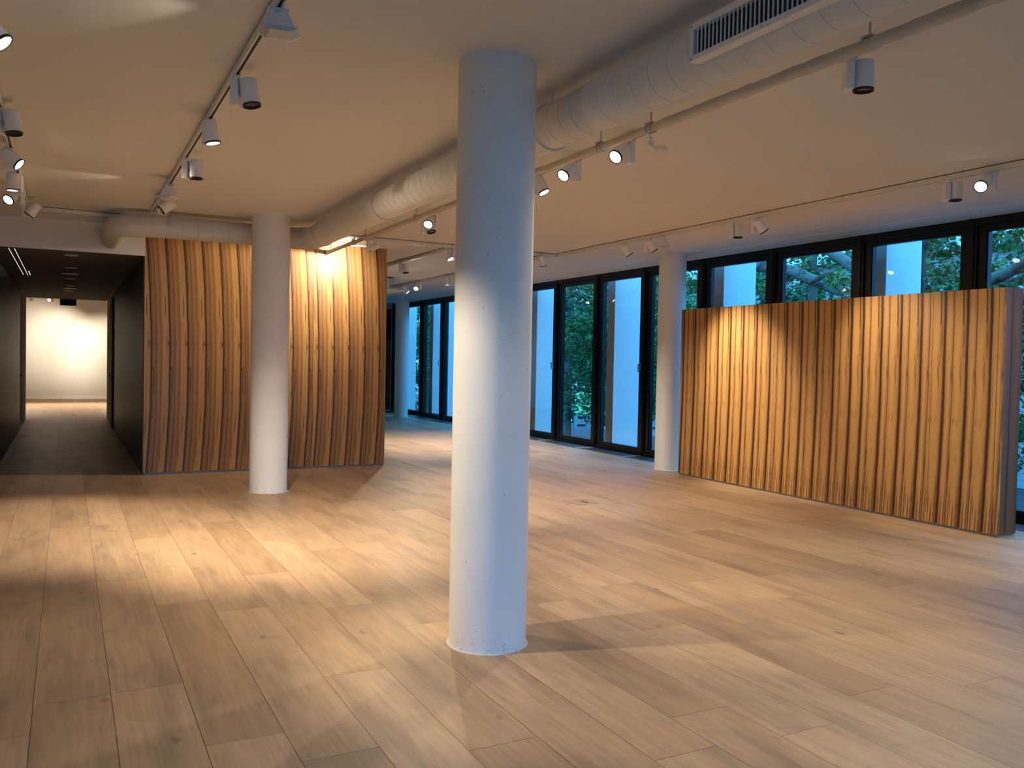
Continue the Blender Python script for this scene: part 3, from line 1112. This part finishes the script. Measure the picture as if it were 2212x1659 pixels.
spotlight(T2, 9.18, RIGHT - 20, (0.1, -0.3, -0.9), 'white spotlight brightly lit by its neighbour, left of the near column')
spotlight(3.60, 11.20, RIGHT, (-0.75, 0.95, -0.42), 'white spotlight where the pipe passes in front of the timber wall', 240, 140, 1.0)
spotlight(4.96, 11.46, RIGHT - 160, (0.35, -0.45, -0.80), 'lit white spotlight on the cross track, tilted right, just left of the near column', 240, 90)
spotlight(6.42, 11.42, RIGHT - 90, (0.3, 0.0, -0.95), 'white spotlight peeking out right of the near column at the track corner')
# window track
T3 = 6.65
spotlight(T3, 4.83, RIGHT, (0, 0, -1), 'unlit upright white spotlight left of the glaring one above the veneer panel')
spotlight(T3, 4.42, RIGHT - 165, (-0.80, -0.22, -0.58), 'glaring white spotlight above the right end of the veneer panel', 160, 70)
spotlight(T3, 7.50, RIGHT, (0, 0, -1), 'unlit upright white spotlight over the left part of the veneer panel')
spotlight(T3, 7.12, RIGHT - 60, (1.1, -0.35, -1.50), 'white spotlight tilted towards the veneer panel, next to an upright one', 190, 62, 0.9, beam=(1.15, -0.85, -1.5))
spotlight(T3, 9.62, RIGHT - 60, (1.1, -0.3, -1.6), 'white tilted spotlight left of the pair above the windowside column', 170, 55, 0.9, beam=(1.15, -0.9, -1.7))
spotlight(T3, 9.06, RIGHT - 60, (1.15, -0.35, -1.55), 'white tilted spotlight directly above the windowside column', 300, 58, 0.9)
wallwasher(T3, 8.76, RIGHT - 90, 'wedge-shaped frosted washer over the top of the windowside column')
# far bay
spotlight(4.95, 13.65, RIGHT, (0.1, -0.1, -0.95), 'unlit white spotlight right of the timber wall top in the far bay')
spotlight(6.55, 17.8, RIGHT - 60, (0.5, -0.3, -0.7), 'small dim white spotlight leftmost on the far bay window track', 60, 70)
spotlight(6.55, 16.85, RIGHT - 150, (-0.40, -0.65, -0.62), 'glaring small spotlight in the far bay', 180, 100)
spotlight(6.55, 15.2, RIGHT - 180, (0, 0, -1), 'small white spotlight lit from below, rightmost in the far bay', 220, 100)
# end room
spotlight(-0.42, 30.55, RIGHT - 120, (-0.2, -0.75, -0.45), 'glaring spotlight seen through the corridor, left of the exit sign', 40, 60, z=3.36)
spotlight(-1.0, 30.62, 90, (0.2, 2.8, -1.3), 'leftmost small spotlight aimed at the bright end wall', 260, 70, 0.9, z=3.36)
spotlight(0.22, 30.62, 90, (-0.35, 2.8, -1.5), 'small spotlight behind the exit sign', 380, 60, 0.9, z=3.36)
spotlight(1.15, 30.62, 90, (0.0, 2.8, -1.75), 'rightmost small spotlight aimed at the bright end wall', 460, 60, 0.9, z=3.36)
spotlight(-1.7, 30.5, 90, (0.35, -0.55, -1.0), 'added floor spotlight of the end room hidden left of the corridor opening', 900, 84, 1.0, z=3.36)  # this and the next are unseen lamps added to brighten the floor
spotlight(2.1, 30.5, 90, (-0.35, -0.55, -1.0), 'added floor spotlight of the end room hidden right of the corridor opening', 900, 84, 1.0, z=3.36)
# lamps added out of sight behind the near column to warm the floor
spotlight(T2, 7.45, RIGHT, (0.55, 0.35, -1.0), 'added unseen spotlight on the pipe track hidden behind the near column', 420, 80, 1.0)
spotlight(6.55, 13.1, RIGHT, (0.1, 0.2, -1), 'nearer added spotlight of the far bay window track, hidden behind the near column', 330, 100, 1.0)
spotlight(6.55, 14.1, RIGHT, (-0.2, 0.5, -1), 'farther added spotlight of the far bay window track, hidden behind the near column', 330, 100, 1.0)
# lamps of the same tracks off frame; left and pipe ones added as fill
spotlight(T1, 2.6, RIGHT, (0.3, 0.3, -1), 'added fill spotlight on the left track above the top of the picture', 60, 80)
spotlight(T3, 2.6, RIGHT, (0.5, 1.0, -1.1), 'lit spotlight on the window track beyond the right edge', 260, 80)
spotlight(T2, 1.6, RIGHT, (0.2, 0.2, -1), 'added fill spotlight on the pipe track above the top of the picture', 80, 90)

# ------------------------------------------------------------------ corridor ceiling fittings
def slot_lines():
    for x, nm in ((-0.648, 'left'), (-0.585, 'right')):
        r = empty('linear_slot', (x, 12.3, 2.885))
        tag(r, 'thin bright line slot in the dark corridor ceiling, %s one of the pair' % nm, 'ceiling light', 'corridor line slots')
        MB().box(-0.014, 0.014, 0, 4.15, -0.004, 0.01).build('housing', M['black'], r, smooth=0)
        MB().box(-0.004, 0.004, 0.02, 4.13, -0.006, -0.003).build('pale_strip', M['slot_light'], r, smooth=0)
    r = empty('linear_slot', (-0.545, 15.3, 2.885))
    tag(r, 'short pale end of a third line slot beside the pair in the corridor ceiling', 'ceiling light', 'corridor line slots')
    MB().box(-0.010, 0.010, 0, 1.1, -0.004, 0.01).build('housing', M['black'], r, smooth=0)
    MB().box(-0.006, 0.006, 0.3, 1.08, -0.006, -0.003).build('pale_strip', M['slot_light'], r, smooth=0)


slot_lines()
disc_lab = ['nearest to the corridor mouth', 'second from the corridor mouth', 'third, wider than its neighbours', 'fourth, just behind the wide one',
            'fifth from the corridor mouth', 'sixth, the second wide one', 'last before the exit sign']
for i, (y, rr) in enumerate(((12.74, 0.085), (14.62, 0.085), (15.74, 0.125), (16.73, 0.09), (18.46, 0.09), (19.27, 0.13), (20.1, 0.09))):
    r = empty('ceiling_disc', (0.045, y, 2.885))
    tag(r, 'small round fitting in the dark corridor ceiling, ' + disc_lab[i], 'ceiling fitting', 'round corridor ceiling fittings')
    MB().lathe([(rr, 0.0), (rr, -0.006), (rr - 0.012, -0.010), (rr - 0.02, -0.008)], 32).build('rim', M['white_metal'], r)
    MB().disc(rr - 0.018, -0.006, 32, flip=True).build('cover', M['white_metal'] if i == 0 else M['corridor'], r)


def exit_sign():
    r = empty('exit_sign', (0.02, 23.0, 2.885))
    tag(r, 'dark rectangular hanging sign with a pale edge at the corridor end', 'sign')
    MB().box(-0.175, 0.175, -0.022, 0.022, -0.165, -0.012).build('housing', M['white_metal'], r, smooth=0)
    MB().box(-0.163, 0.163, -0.026, -0.022, -0.155, -0.022).build('face', M['black'], r, smooth=0)
    MB().box(-0.05, 0.05, -0.01, 0.01, -0.012, 0.0).build('mount', M['white_metal'], r, smooth=0)


exit_sign()


def far_diffuser():
    r = empty('ceiling_diffuser', (5.62, 16.9, H))
    tag(r, 'white square air diffuser on a round neck under the far bay ceiling', 'vent')
    MB().lathe([(0.26, 0), (0.26, -0.20), (0.26, -0.22)], 40).build('neck', M['white_metal'], r)
    MB().box(-0.27, 0.27, -0.27, 0.27, -0.012, 0.0).build('collar', M['black'], r, smooth=0)
    v = [(-0.27, -0.27, -0.21), (0.27, -0.27, -0.21), (0.27, 0.27, -0.21), (-0.27, 0.27, -0.21),
         (-0.46, -0.46, -0.27), (0.46, -0.46, -0.27), (0.46, 0.46, -0.27), (-0.46, 0.46, -0.27),
         (-0.46, -0.46, -0.285), (0.46, -0.46, -0.285), (0.46, 0.46, -0.285), (-0.46, 0.46, -0.285)]
    f = [(0, 4, 5, 1), (1, 5, 6, 2), (2, 6, 7, 3), (3, 7, 4, 0), (4, 8, 9, 5), (5, 9, 10, 6), (6, 10, 11, 7), (7, 11, 8, 4), (11, 10, 9, 8)]
    MB().add(v, f).build('plate', M['white_metal'], r, smooth=0)


far_diffuser()


def floor_box():
    r = empty('floor_socket', (5.24, 8.30, 0.0))
    tag(r, 'flush floor socket lid with a dark finger slot, between the columns and the veneer panel', 'floor socket')
    mb = MB()
    mb.box(-0.15, 0.15, -0.15, 0.15, 0.0, 0.0015)
    mb.build('lid', M['floor'], r, smooth=0)
    fr = MB()
    for a in ((-0.152, -0.15, -0.152, 0.152), (0.15, 0.152, -0.152, 0.152), (-0.15, 0.15, -0.152, -0.15), (-0.15, 0.15, 0.15, 0.152)):
        fr.box(a[0], a[1], a[2], a[3], 0, 0.0016)
    fr.build('frame', M['floor_gap'], r, smooth=0)
    MB().box(0.02, 0.055, -0.07, 0.05, 0.0015, 0.004).build('finger_slot', M['black'], r, smooth=0)


floor_box()

# small round detectors on the ceiling by the windows
for i, (x, y, lab) in enumerate(((7.95, 7.9, 'left'), (7.95, 7.45, 'right'))):
    r = empty('ceiling_sensor', (x, y, H))
    tag(r, 'tiny flush ceiling cap above the veneer panel, %s one of two' % lab, 'ceiling fitting')
    MB().lathe([(0.035, 0), (0.034, -0.003), (0.0, -0.004)], 24).build('cap', M['white_metal'], r)

# ------------------------------------------------------------------ outside
GZ = -3.4
asphalt = plain('grey_asphalt', (0.035, 0.035, 0.037), 0.85, var=0.2, scale=6, bump=0.3, bscale=60)
grass = plain('park_grass', (0.10, 0.26, 0.06), 0.9, var=0.3, scale=3, bump=0.6, bscale=25)
paving = plain('pale_paving', (0.12, 0.12, 0.115), 0.85, var=0.1, scale=2)
def struct_k(name, mb, mat, label):
    return struct(name, mb, mat, label, smooth=0)


struct_k('ground', MB().box(-60, 120, -60, 140, GZ - 0.2, GZ), asphalt, 'street outside')
struct_k('ground_pavement', MB().box(9.1, 13.0, -40, 60, GZ, GZ + 0.12), paving, 'pavement below the windows')
struct_k('ground_lawn', MB().box(44, 90, 45, 120, GZ, GZ + 0.1), grass, 'lit lawn across the street')

# white piers outside the glass
struct('wall_sky_block', MB().box(9.03, 10.3, -14, 34, 4.3, 4.6), M['pier'], 'added unseen slab over the piers outside, cutting the skylight', smooth=0)  # unseen slab, added to block the high sky above the windows
for i in range(-3, 7):
    yc = 10.59 + 3.012 * i
    o = MB().box(9.17, 9.83, yc - 0.12, yc + 0.12, GZ + 0.12, 4.3).build('facade_pier', M['pier'], smooth=0)
    where = {-1: 'showing above the right half of the veneer panel', 0: 'showing above the left part of the veneer panel',
             1: 'between the near column and the windowside column', 2: 'just right of the near column', 3: 'hidden behind the near column',
             4: 'just left of the near column', 5: 'in the second pane from the left end', 6: 'in the leftmost far pane',
             -2: 'beyond the right edge of the picture', -3: 'farthest beyond the right edge of the picture'}[i]
    tag(o, 'pale rectangular pier outside the glass, ' + where, 'pier', 'piers outside the window wall')

# trees
def leaf_mat(name, a, b):
    m = NT(name)
    at = m.n('ShaderNodeAttribute', attribute_name='shade')
    colr = m.mix(at.outputs['Fac'], a, b)
    bs = m.bsdf(colr, 0.45, spec=0.5)
    tl = m.n('ShaderNodeBsdfTranslucent')
    m.lk(colr, tl.inputs[0])
    mx = m.n('ShaderNodeMixShader')
    mx.inputs[0].default_value = 0.30
    m.lk(bs.outputs[0], mx.inputs[1])
    m.lk(tl.outputs[0], mx.inputs[2])
    m.lk(mx.outputs[0], m.out.inputs[0])
    return m.mat


def bark_mat():
    m = NT('mottled_plane_bark')
    tc = m.n('ShaderNodeTexCoord')
    nz = m.noise(tc.outputs['Object'], 2.2, 5, 0.6)
    colr = m.ramp(nz, [(0.36, (0.06, 0.05, 0.042)), (0.45, (0.12, 0.115, 0.095)), (0.58, (0.155, 0.15, 0.125)), (0.66, (0.085, 0.075, 0.06))], 'CONSTANT')
    nz2 = m.noise(tc.outputs['Object'], 9.0, 4, 0.6)
    m.bsdf(colr, 0.85, spec=0.2, normal=m.bump(nz2, 0.4, 0.02))
    return m.mat


M['leaf'] = leaf_mat('plane_leaf', (0.018, 0.062, 0.012), (0.07, 0.19, 0.025))
M['bark'] = bark_mat()

LEAF = [(0, -0.5), (0.18, -0.2), (0.5, -0.12), (0.28, 0.08), (0.34, 0.42), (0.08, 0.26), (0, 0.6),
        (-0.08, 0.26), (-0.34, 0.42), (-0.28, 0.08), (-0.5, -0.12), (-0.18, -0.2)]


def foliage_mesh(seed, clusters, per, size, rx, ry, rz):
    rnd = random.Random(seed)
    V, Fc, sh = [], [], []
    for c in range(clusters):
        while True:
            p = Vector((rnd.uniform(-1, 1), rnd.uniform(-1, 1), rnd.uniform(-1, 1)))
            if 0.25 < p.length < 1.0:
                break
        cx, cy, cz = p.x * rx, p.y * ry, p.z * rz
        cr_ = rnd.uniform(0.45, 0.95)
        cshade = rnd.uniform(0.1, 0.9)
        for l in range(per):
            q = Vector((rnd.gauss(0, 1), rnd.gauss(0, 1), rnd.gauss(0, 0.6))).normalized() * cr_ * rnd.uniform(0.3, 1.0) ** 0.5
            q.z *= 0.62
            pos = Vector((cx, cy, cz)) + q
            n_ = (q.normalized() * 0.6 + Vector((rnd.gauss(0, .45), rnd.gauss(0, .45), 0.9 + rnd.gauss(0, .35)))).normalized()
            t = n_.orthogonal().normalized()
            t = Quaternion(n_, rnd.uniform(0, 2 * PI)) @ t
            b = n_.cross(t)
            s = size * rnd.uniform(0.7, 1.25)
            base = len(V)
            for (u, v) in LEAF:
                V.append(pos + t * (u * s) + b * (v * s) + n_ * (abs(u) * -0.18 * s))
            Fc.append(tuple(range(base, base + len(LEAF))))
            sh.append(min(1, max(0, cshade + rnd.uniform(-.35, .35))))
    me = bpy.data.meshes.new('foliage')
    me.from_pydata([tuple(v) for v in V], [], Fc)
    me.materials.append(M['leaf'])
    a = me.attributes.new('shade', 'FLOAT', 'FACE')
    a.data.foreach_set('value', sh)
    me.update()
    return me


FOL = [foliage_mesh(3, 95, 160, 0.125, 3.6, 3.6, 3.4), foliage_mesh(7, 95, 160, 0.125, 3.6, 3.6, 3.4), foliage_mesh(19, 80, 110, 0.18, 3.8, 3.8, 3.6)]


def trunk(mb, pts, r0, r1, n_=12, seed=0):
    rnd = random.Random(seed)
    P = [Vector(p) for p in pts]
    out, rad = [], []
    segs = 6
    for i in range(len(P) - 1):
        for j in range(segs):
            t = j / segs
            p = P[i].lerp(P[i + 1], t)
            k = (i + t) / (len(P) - 1)
            out.append(p + Vector((rnd.uniform(-1, 1), rnd.uniform(-1, 1), 0)) * 0.03)
            rad.append(r0 + (r1 - r0) * k)
    out.append(P[-1])
    rad.append(r1)
    mb.tube(out, rad, n_)


def tree(x, y, label, r0=0.22, lean=(0, 0), fi=0, crown_z=3.2, scale=1.0, branches=(), seed=1, rot=0.0, back=0.0, name='plane_tree'):
    r = empty(name, (x, y, GZ))
    tag(r, label, 'tree', 'trees across the street')
    mb = MB()
    top = (lean[0], lean[1], 9.5)
    trunk(mb, [(0, 0, 0), (lean[0] * 0.35, lean[1] * 0.35, 3.5), (lean[0] * 0.7, lean[1] * 0.7, 6.5), top], r0 * 1.15, r0 * 0.5, 14, seed)
    rnd = random.Random(seed + 50)
    for i in range(5):
        a = rnd.uniform(0, 2 * PI)
        z0 = rnd.uniform(3.8, 6.5)
        s = Vector((lean[0] * z0 / 9.5, lean[1] * z0 / 9.5, z0))
        L = rnd.uniform(2.2, 3.6)
        e = s + Vector((math.cos(a) * L, math.sin(a) * L, rnd.uniform(1.0, 2.4)))
        mid = s.lerp(e, 0.5) + Vector((0, 0, 0.35))
        trunk(mb, [s, mid, e], r0 * 0.42, r0 * 0.12, 8, seed + i)
    for bp, br0, br1 in branches:
        trunk(mb, [(p[0] - x, p[1] - y, p[2] - GZ) for p in bp], br0, br1, 10, seed)
    mb.build('trunk', M['bark'], r, smooth=60)
    f = bpy.data.objects.new('foliage', FOL[fi])
    COL.objects.link(f)
    f.parent = r
    f.location = (lean[0] * 0.6 + back, lean[1] * 0.6, crown_z - GZ)
    f.rotation_euler = (0, 0, rot)
    f.scale = (scale,) * 3
    return r


def at(X, k, zx):
    """point at facade distance X with Y/X ratio k and (z-eye)/X ratio zx"""
    return (X, k * X, EYE + zx * X)


tree(14.0, 10.3, 'broad plane tree with a leaning mottled trunk, above the right half of the panel', 0.26, (-0.1, 0.55), 0, 3.0, 1.0,
     [([at(13.8, 0.69, 0.10), at(13.2, 0.64, 0.118), at(12.6, 0.60, 0.14)], 0.11, 0.07)], 3, back=2.6)
tree(19.0, 17.6, 'plane tree with two crossing diagonal boughs, seen above the middle of the veneer panel', 0.20, (0.2, 0.6), 1, 3.2, 1.0,
     [([at(17.5, 1.07, 0.165), at(17.5, 0.99, 0.150), at(17.3, 0.90, 0.115), at(17.0, 0.83, 0.085)], 0.17, 0.12),
      ([at(17.2, 0.96, 0.20), at(17.0, 0.90, 0.165), at(16.8, 0.84, 0.125)], 0.15, 0.12),
      ([at(17.0, 0.87, 0.150), at(17.0, 0.95, 0.128)], 0.05, 0.07)], 8, back=1.5)
tree(16.5, 27.3, 'tree with a smooth pale trunk behind the traffic light', 0.17, (0.3, 0.3), 2, 3.2, 1.05, (), 12, 1.0, back=2.0)
tree(15.6, 22.0, 'dark leafy tree seen through the pane right of the near column', 0.2, (-0.3, -0.4), 0, 3.0, 1.0, (), 15, 2.2)
tree(21.5, 31.5, 'dense tree behind the traffic light, farther from the glass', 0.24, (0.5, 0), 1, 2.6, 1.15, (), 16, 0.7)
tree(24.0, 24.5, 'dense tree in the second row beyond the windowside column', 0.24, (0, 0.4), 2, 2.6, 1.2, (), 22, 1.9)
tree(24.5, 14.5, 'far leafy tree behind the crossing boughs', 0.22, (0, 0), 0, 2.2, 1.1, (), 25, 0.4)
tree(17.0, 37.5, 'tree seen through the far panes left of the near column', 0.2, (0, 0.4), 1, 2.6, 1.1, (), 28, 2.6)
tree(18.5, 46.0, 'tree behind the leftmost far panes', 0.2, (0, 0), 2, 2.6, 1.2, (), 29, 3.3)
tree(28.0, 38.5, 'dark tree in the second row behind the traffic light', 0.25, (0, 0), 0, 2.4, 1.3, (), 33, 0.1)
tree(18.0, 5.2, 'leafy tree above the right end of the veneer panel', 0.22, (0, 0), 2, 3.0, 1.0, (), 41, 1.3)
tree(27.0, 49.5, 'distant tree closing the view of the street', 0.25, (0, 0), 1, 2.0, 1.4, (), 36, 1.1)


# house with tiled roof
def house():
    r = empty('house', (36.0, 26.0, GZ))
    tag(r, 'grey boarded house with a blue-lit tiled roof behind the trees', 'building')
    tiles = NT('glazed_roof_tiles')
    tc = tiles.n('ShaderNodeTexCoord')
    wv = tiles.n('ShaderNodeTexWave', wave_type='BANDS', bands_direction='Y')
    wv.inputs['Scale'].default_value = 1.3
    tiles.lk(tc.outputs['Object'], wv.inputs['Vector'])
    wv2 = tiles.n('ShaderNodeTexWave', wave_type='BANDS', bands_direction='Z')
    wv2.inputs['Scale'].default_value = 1.2
    tiles.lk(tc.outputs['Object'], wv2.inputs['Vector'])
    hh = tiles.math('ADD', wv.outputs['Fac'], wv2.outputs['Fac'])
    tcol = tiles.ramp(hh, [(0.1, (0.22, 0.22, 0.23)), (0.6, (0.5, 0.5, 0.5))])
    tiles.bsdf(tcol, 0.35, normal=tiles.bump(hh, 1.0, 0.05))
    sid = NT('grey_board_siding')
    tc = sid.n('ShaderNodeTexCoord')
    sp = sid.n('ShaderNodeSeparateXYZ')
    sid.lk(tc.outputs['Object'], sp.inputs[0])
    fr = sid.math('FRACT', sid.math('MULTIPLY', sp.outputs['Z'], 3.2))
    sc_ = sid.ramp(fr, [(0.0, (0.08, 0.08, 0.08)), (0.08, (0.34, 0.35, 0.36)), (1.0, (0.38, 0.39, 0.40))])
    sid.bsdf(sc_, 0.8)
    ez = 1.6 + 36 * 0.157 - GZ
    MB().box(0, 9, -26, 30, 0, ez).build('walls', sid.mat, r, smooth=0)
    v = [(-0.5, -26.5, ez - 0.1), (-0.5, 30.5, ez - 0.1), (4.5, 30.5, ez + 3.6), (4.5, -26.5, ez + 3.6), (9.5, 30.5, ez - 0.1), (9.5, -26.5, ez - 0.1),
         (-0.5, -26.5, ez - 0.22), (-0.5, 30.5, ez - 0.22)]
    MB().add(v, [(0, 1, 2, 3), (3, 2, 4, 5), (6, 7, 1, 0), (0, 3, 5), (1, 4, 2)]).build('roof', tiles.mat, r, smooth=0)
    MB().box(-0.62, -0.5, -26.5, 30.5, ez - 0.25, ez - 0.1).build('gutter', M['galv'], r, smooth=0)
    for y in (-22, -17, -12, -7, -2.2, 3, 8, 13, 18, 23):
        w = MB().box(-0.05, 0.02, y, y + 1.3, ez - 2.6, ez - 0.9).build('window', M['white_metal'], r, smooth=0)
        MB().box(-0.06, -0.05, y + 0.1, y + 1.2, ez - 2.5, ez - 1.0).build('pane', M['lens_off'], w, smooth=0)


house()


def traffic_light():
    x, y = 22.0, 36.0
    r = empty('traffic_light', (x, y, GZ))
    tag(r, 'traffic light showing green on a pole beside two street signs', 'traffic light')
    MB().tube([(0.14, -0.05, 0), (0.14, -0.05, 6.5)], [0.05, 0.04], 12).build('pole', M['galv'], r)
    zc = 1.6 - 0.1195 * 22 - GZ
    rz = math.atan2(-x, y)
    hd = MB().bbox(-0.15, 0.15, -0.22, -0.06, zc - 0.34, zc + 0.34, 0.03).build('signal_box', M['galv'], r, smooth=0)
    hd.rotation_euler = (0, 0, rz)
    MB().box(-0.115, 0.115, -0.235, -0.221, zc - 0.30, zc + 0.30).build('signal_face', M['black'], hd, smooth=0)
    for i, nm in enumerate(('green_lens', 'amber_lens', 'red_lens')):
        zz = zc - 0.20 + 0.20 * i
        mb = MB()
        mb.tube([(0, -0.25, zz), (0, -0.237, zz)], 0.08, 20)
        mb.build(nm, M['green_signal'] if i == 0 else M['lens_off'], hd)
    return r


traffic_light()
for (k, zx, w, lab) in ((1.592, -0.1205, 0.16, 'upper dark street sign with a pale border beside the traffic light'),
                        (1.592, -0.1378, 0.20, 'lower dark street sign with a pale border beside the traffic light')):
    X = 22.4
    p = at(X, k, zx)
    r = empty('street_sign', (p[0], p[1], p[2]), math.atan2(-p[0], p[1]))
    tag(r, lab, 'sign', 'street signs beside the traffic light')
    MB().bbox(-w * 1.15, w * 1.15, -0.01, 0.02, -0.095, 0.095, 0.012).build('border', M['white_metal'], r, smooth=0)
    MB().box(-w * 1.15 + 0.035, w * 1.15 - 0.035, -0.016, -0.010, -0.065, 0.065).build('face', plain('navy_sign_face', (0.05, 0.07, 0.14), 0.5), r, smooth=0)
    if zx < -0.13:
        MB().tube([(0.03, 0.045, 0.27), (0.03, 0.045, GZ - p[2])], 0.02, 8).build('post', M['galv'], r)


def car(x, y, rz, color, label):
    r = empty('parked_car', (x, y, GZ), rz)
    tag(r, label, 'car', 'cars parked in the street')
    # body profile swept across the width (x along the car)
    prof = [(-2.15, 0.35), (-2.2, 0.62), (-2.1, 0.88), (-1.25, 0.98), (-0.55, 1.42), (0.75, 1.46), (1.55, 1.02), (2.1, 0.92), (2.2, 0.6), (2.15, 0.35)]
    def loft(prof_, ws):
        v, f = [], []
        n_ = len(prof_)
        for yy, sc2, dz in ws:
            for (px, pz) in prof_:
                v.append((px * sc2, yy, pz + dz * (pz - 0.35)))
        for i in range(len(ws) - 1):
            for j in range(n_):
                m_ = (j + 1) % n_
                f.append((i * n_ + j, i * n_ + m_, (i + 1) * n_ + m_, (i + 1) * n_ + j))
        f.append(tuple(range(n_)))
        f.append(tuple(reversed(range((len(ws) - 1) * n_, len(ws) * n_))))
        return v, f
    v, f = loft(prof, [(-0.86, 0.95, -0.12), (-0.78, 1, 0), (0.78, 1, 0), (0.86, 0.95, -0.12)])
    paint = plain('car_paint', color, 0.2, metal=0.3, spec=0.6)
    MB().add(v, f).build('body', paint, r, smooth=40)
    g = MB()
    g.box(-0.5, 0.7, -0.825, -0.815, 1.02, 1.33).box(-0.5, 0.7, 0.815, 0.825, 1.02, 1.33)
    g.add([(-1.19, -0.7, 1.03), (-1.19, 0.7, 1.03), (-0.59, 0.62, 1.42), (-0.59, -0.62, 1.42)], [(0, 1, 2, 3)])
    g.add([(1.50, -0.7, 1.07), (1.50, 0.7, 1.07), (0.82, 0.62, 1.45), (0.82, -0.62, 1.45)], [(0, 1, 2, 3)])
    g.build('car_glass', M['lens_off'], r, smooth=0)
    for xx in (-1.35, 1.35):
        for yy in (-0.84, 0.84):
            MB().tube([(xx, yy - 0.1, 0.33), (xx, yy + 0.1, 0.33)], 0.33, 20).build('wheel', M['black'], r)
    return r


car(21.0, 32.6, 1.45, (0.35, 0.4, 0.5), 'silver car whose roof shows at the bottom of the pane below the street signs')
car(19.5, 26.6, 1.5, (0.30, 0.33, 0.42), 'grey car at the bottom of the pane left of the windowside column')
car(14.2, 4.4, 1.57, (0.45, 0.47, 0.5), 'pale car low beyond the right end of the veneer panel')
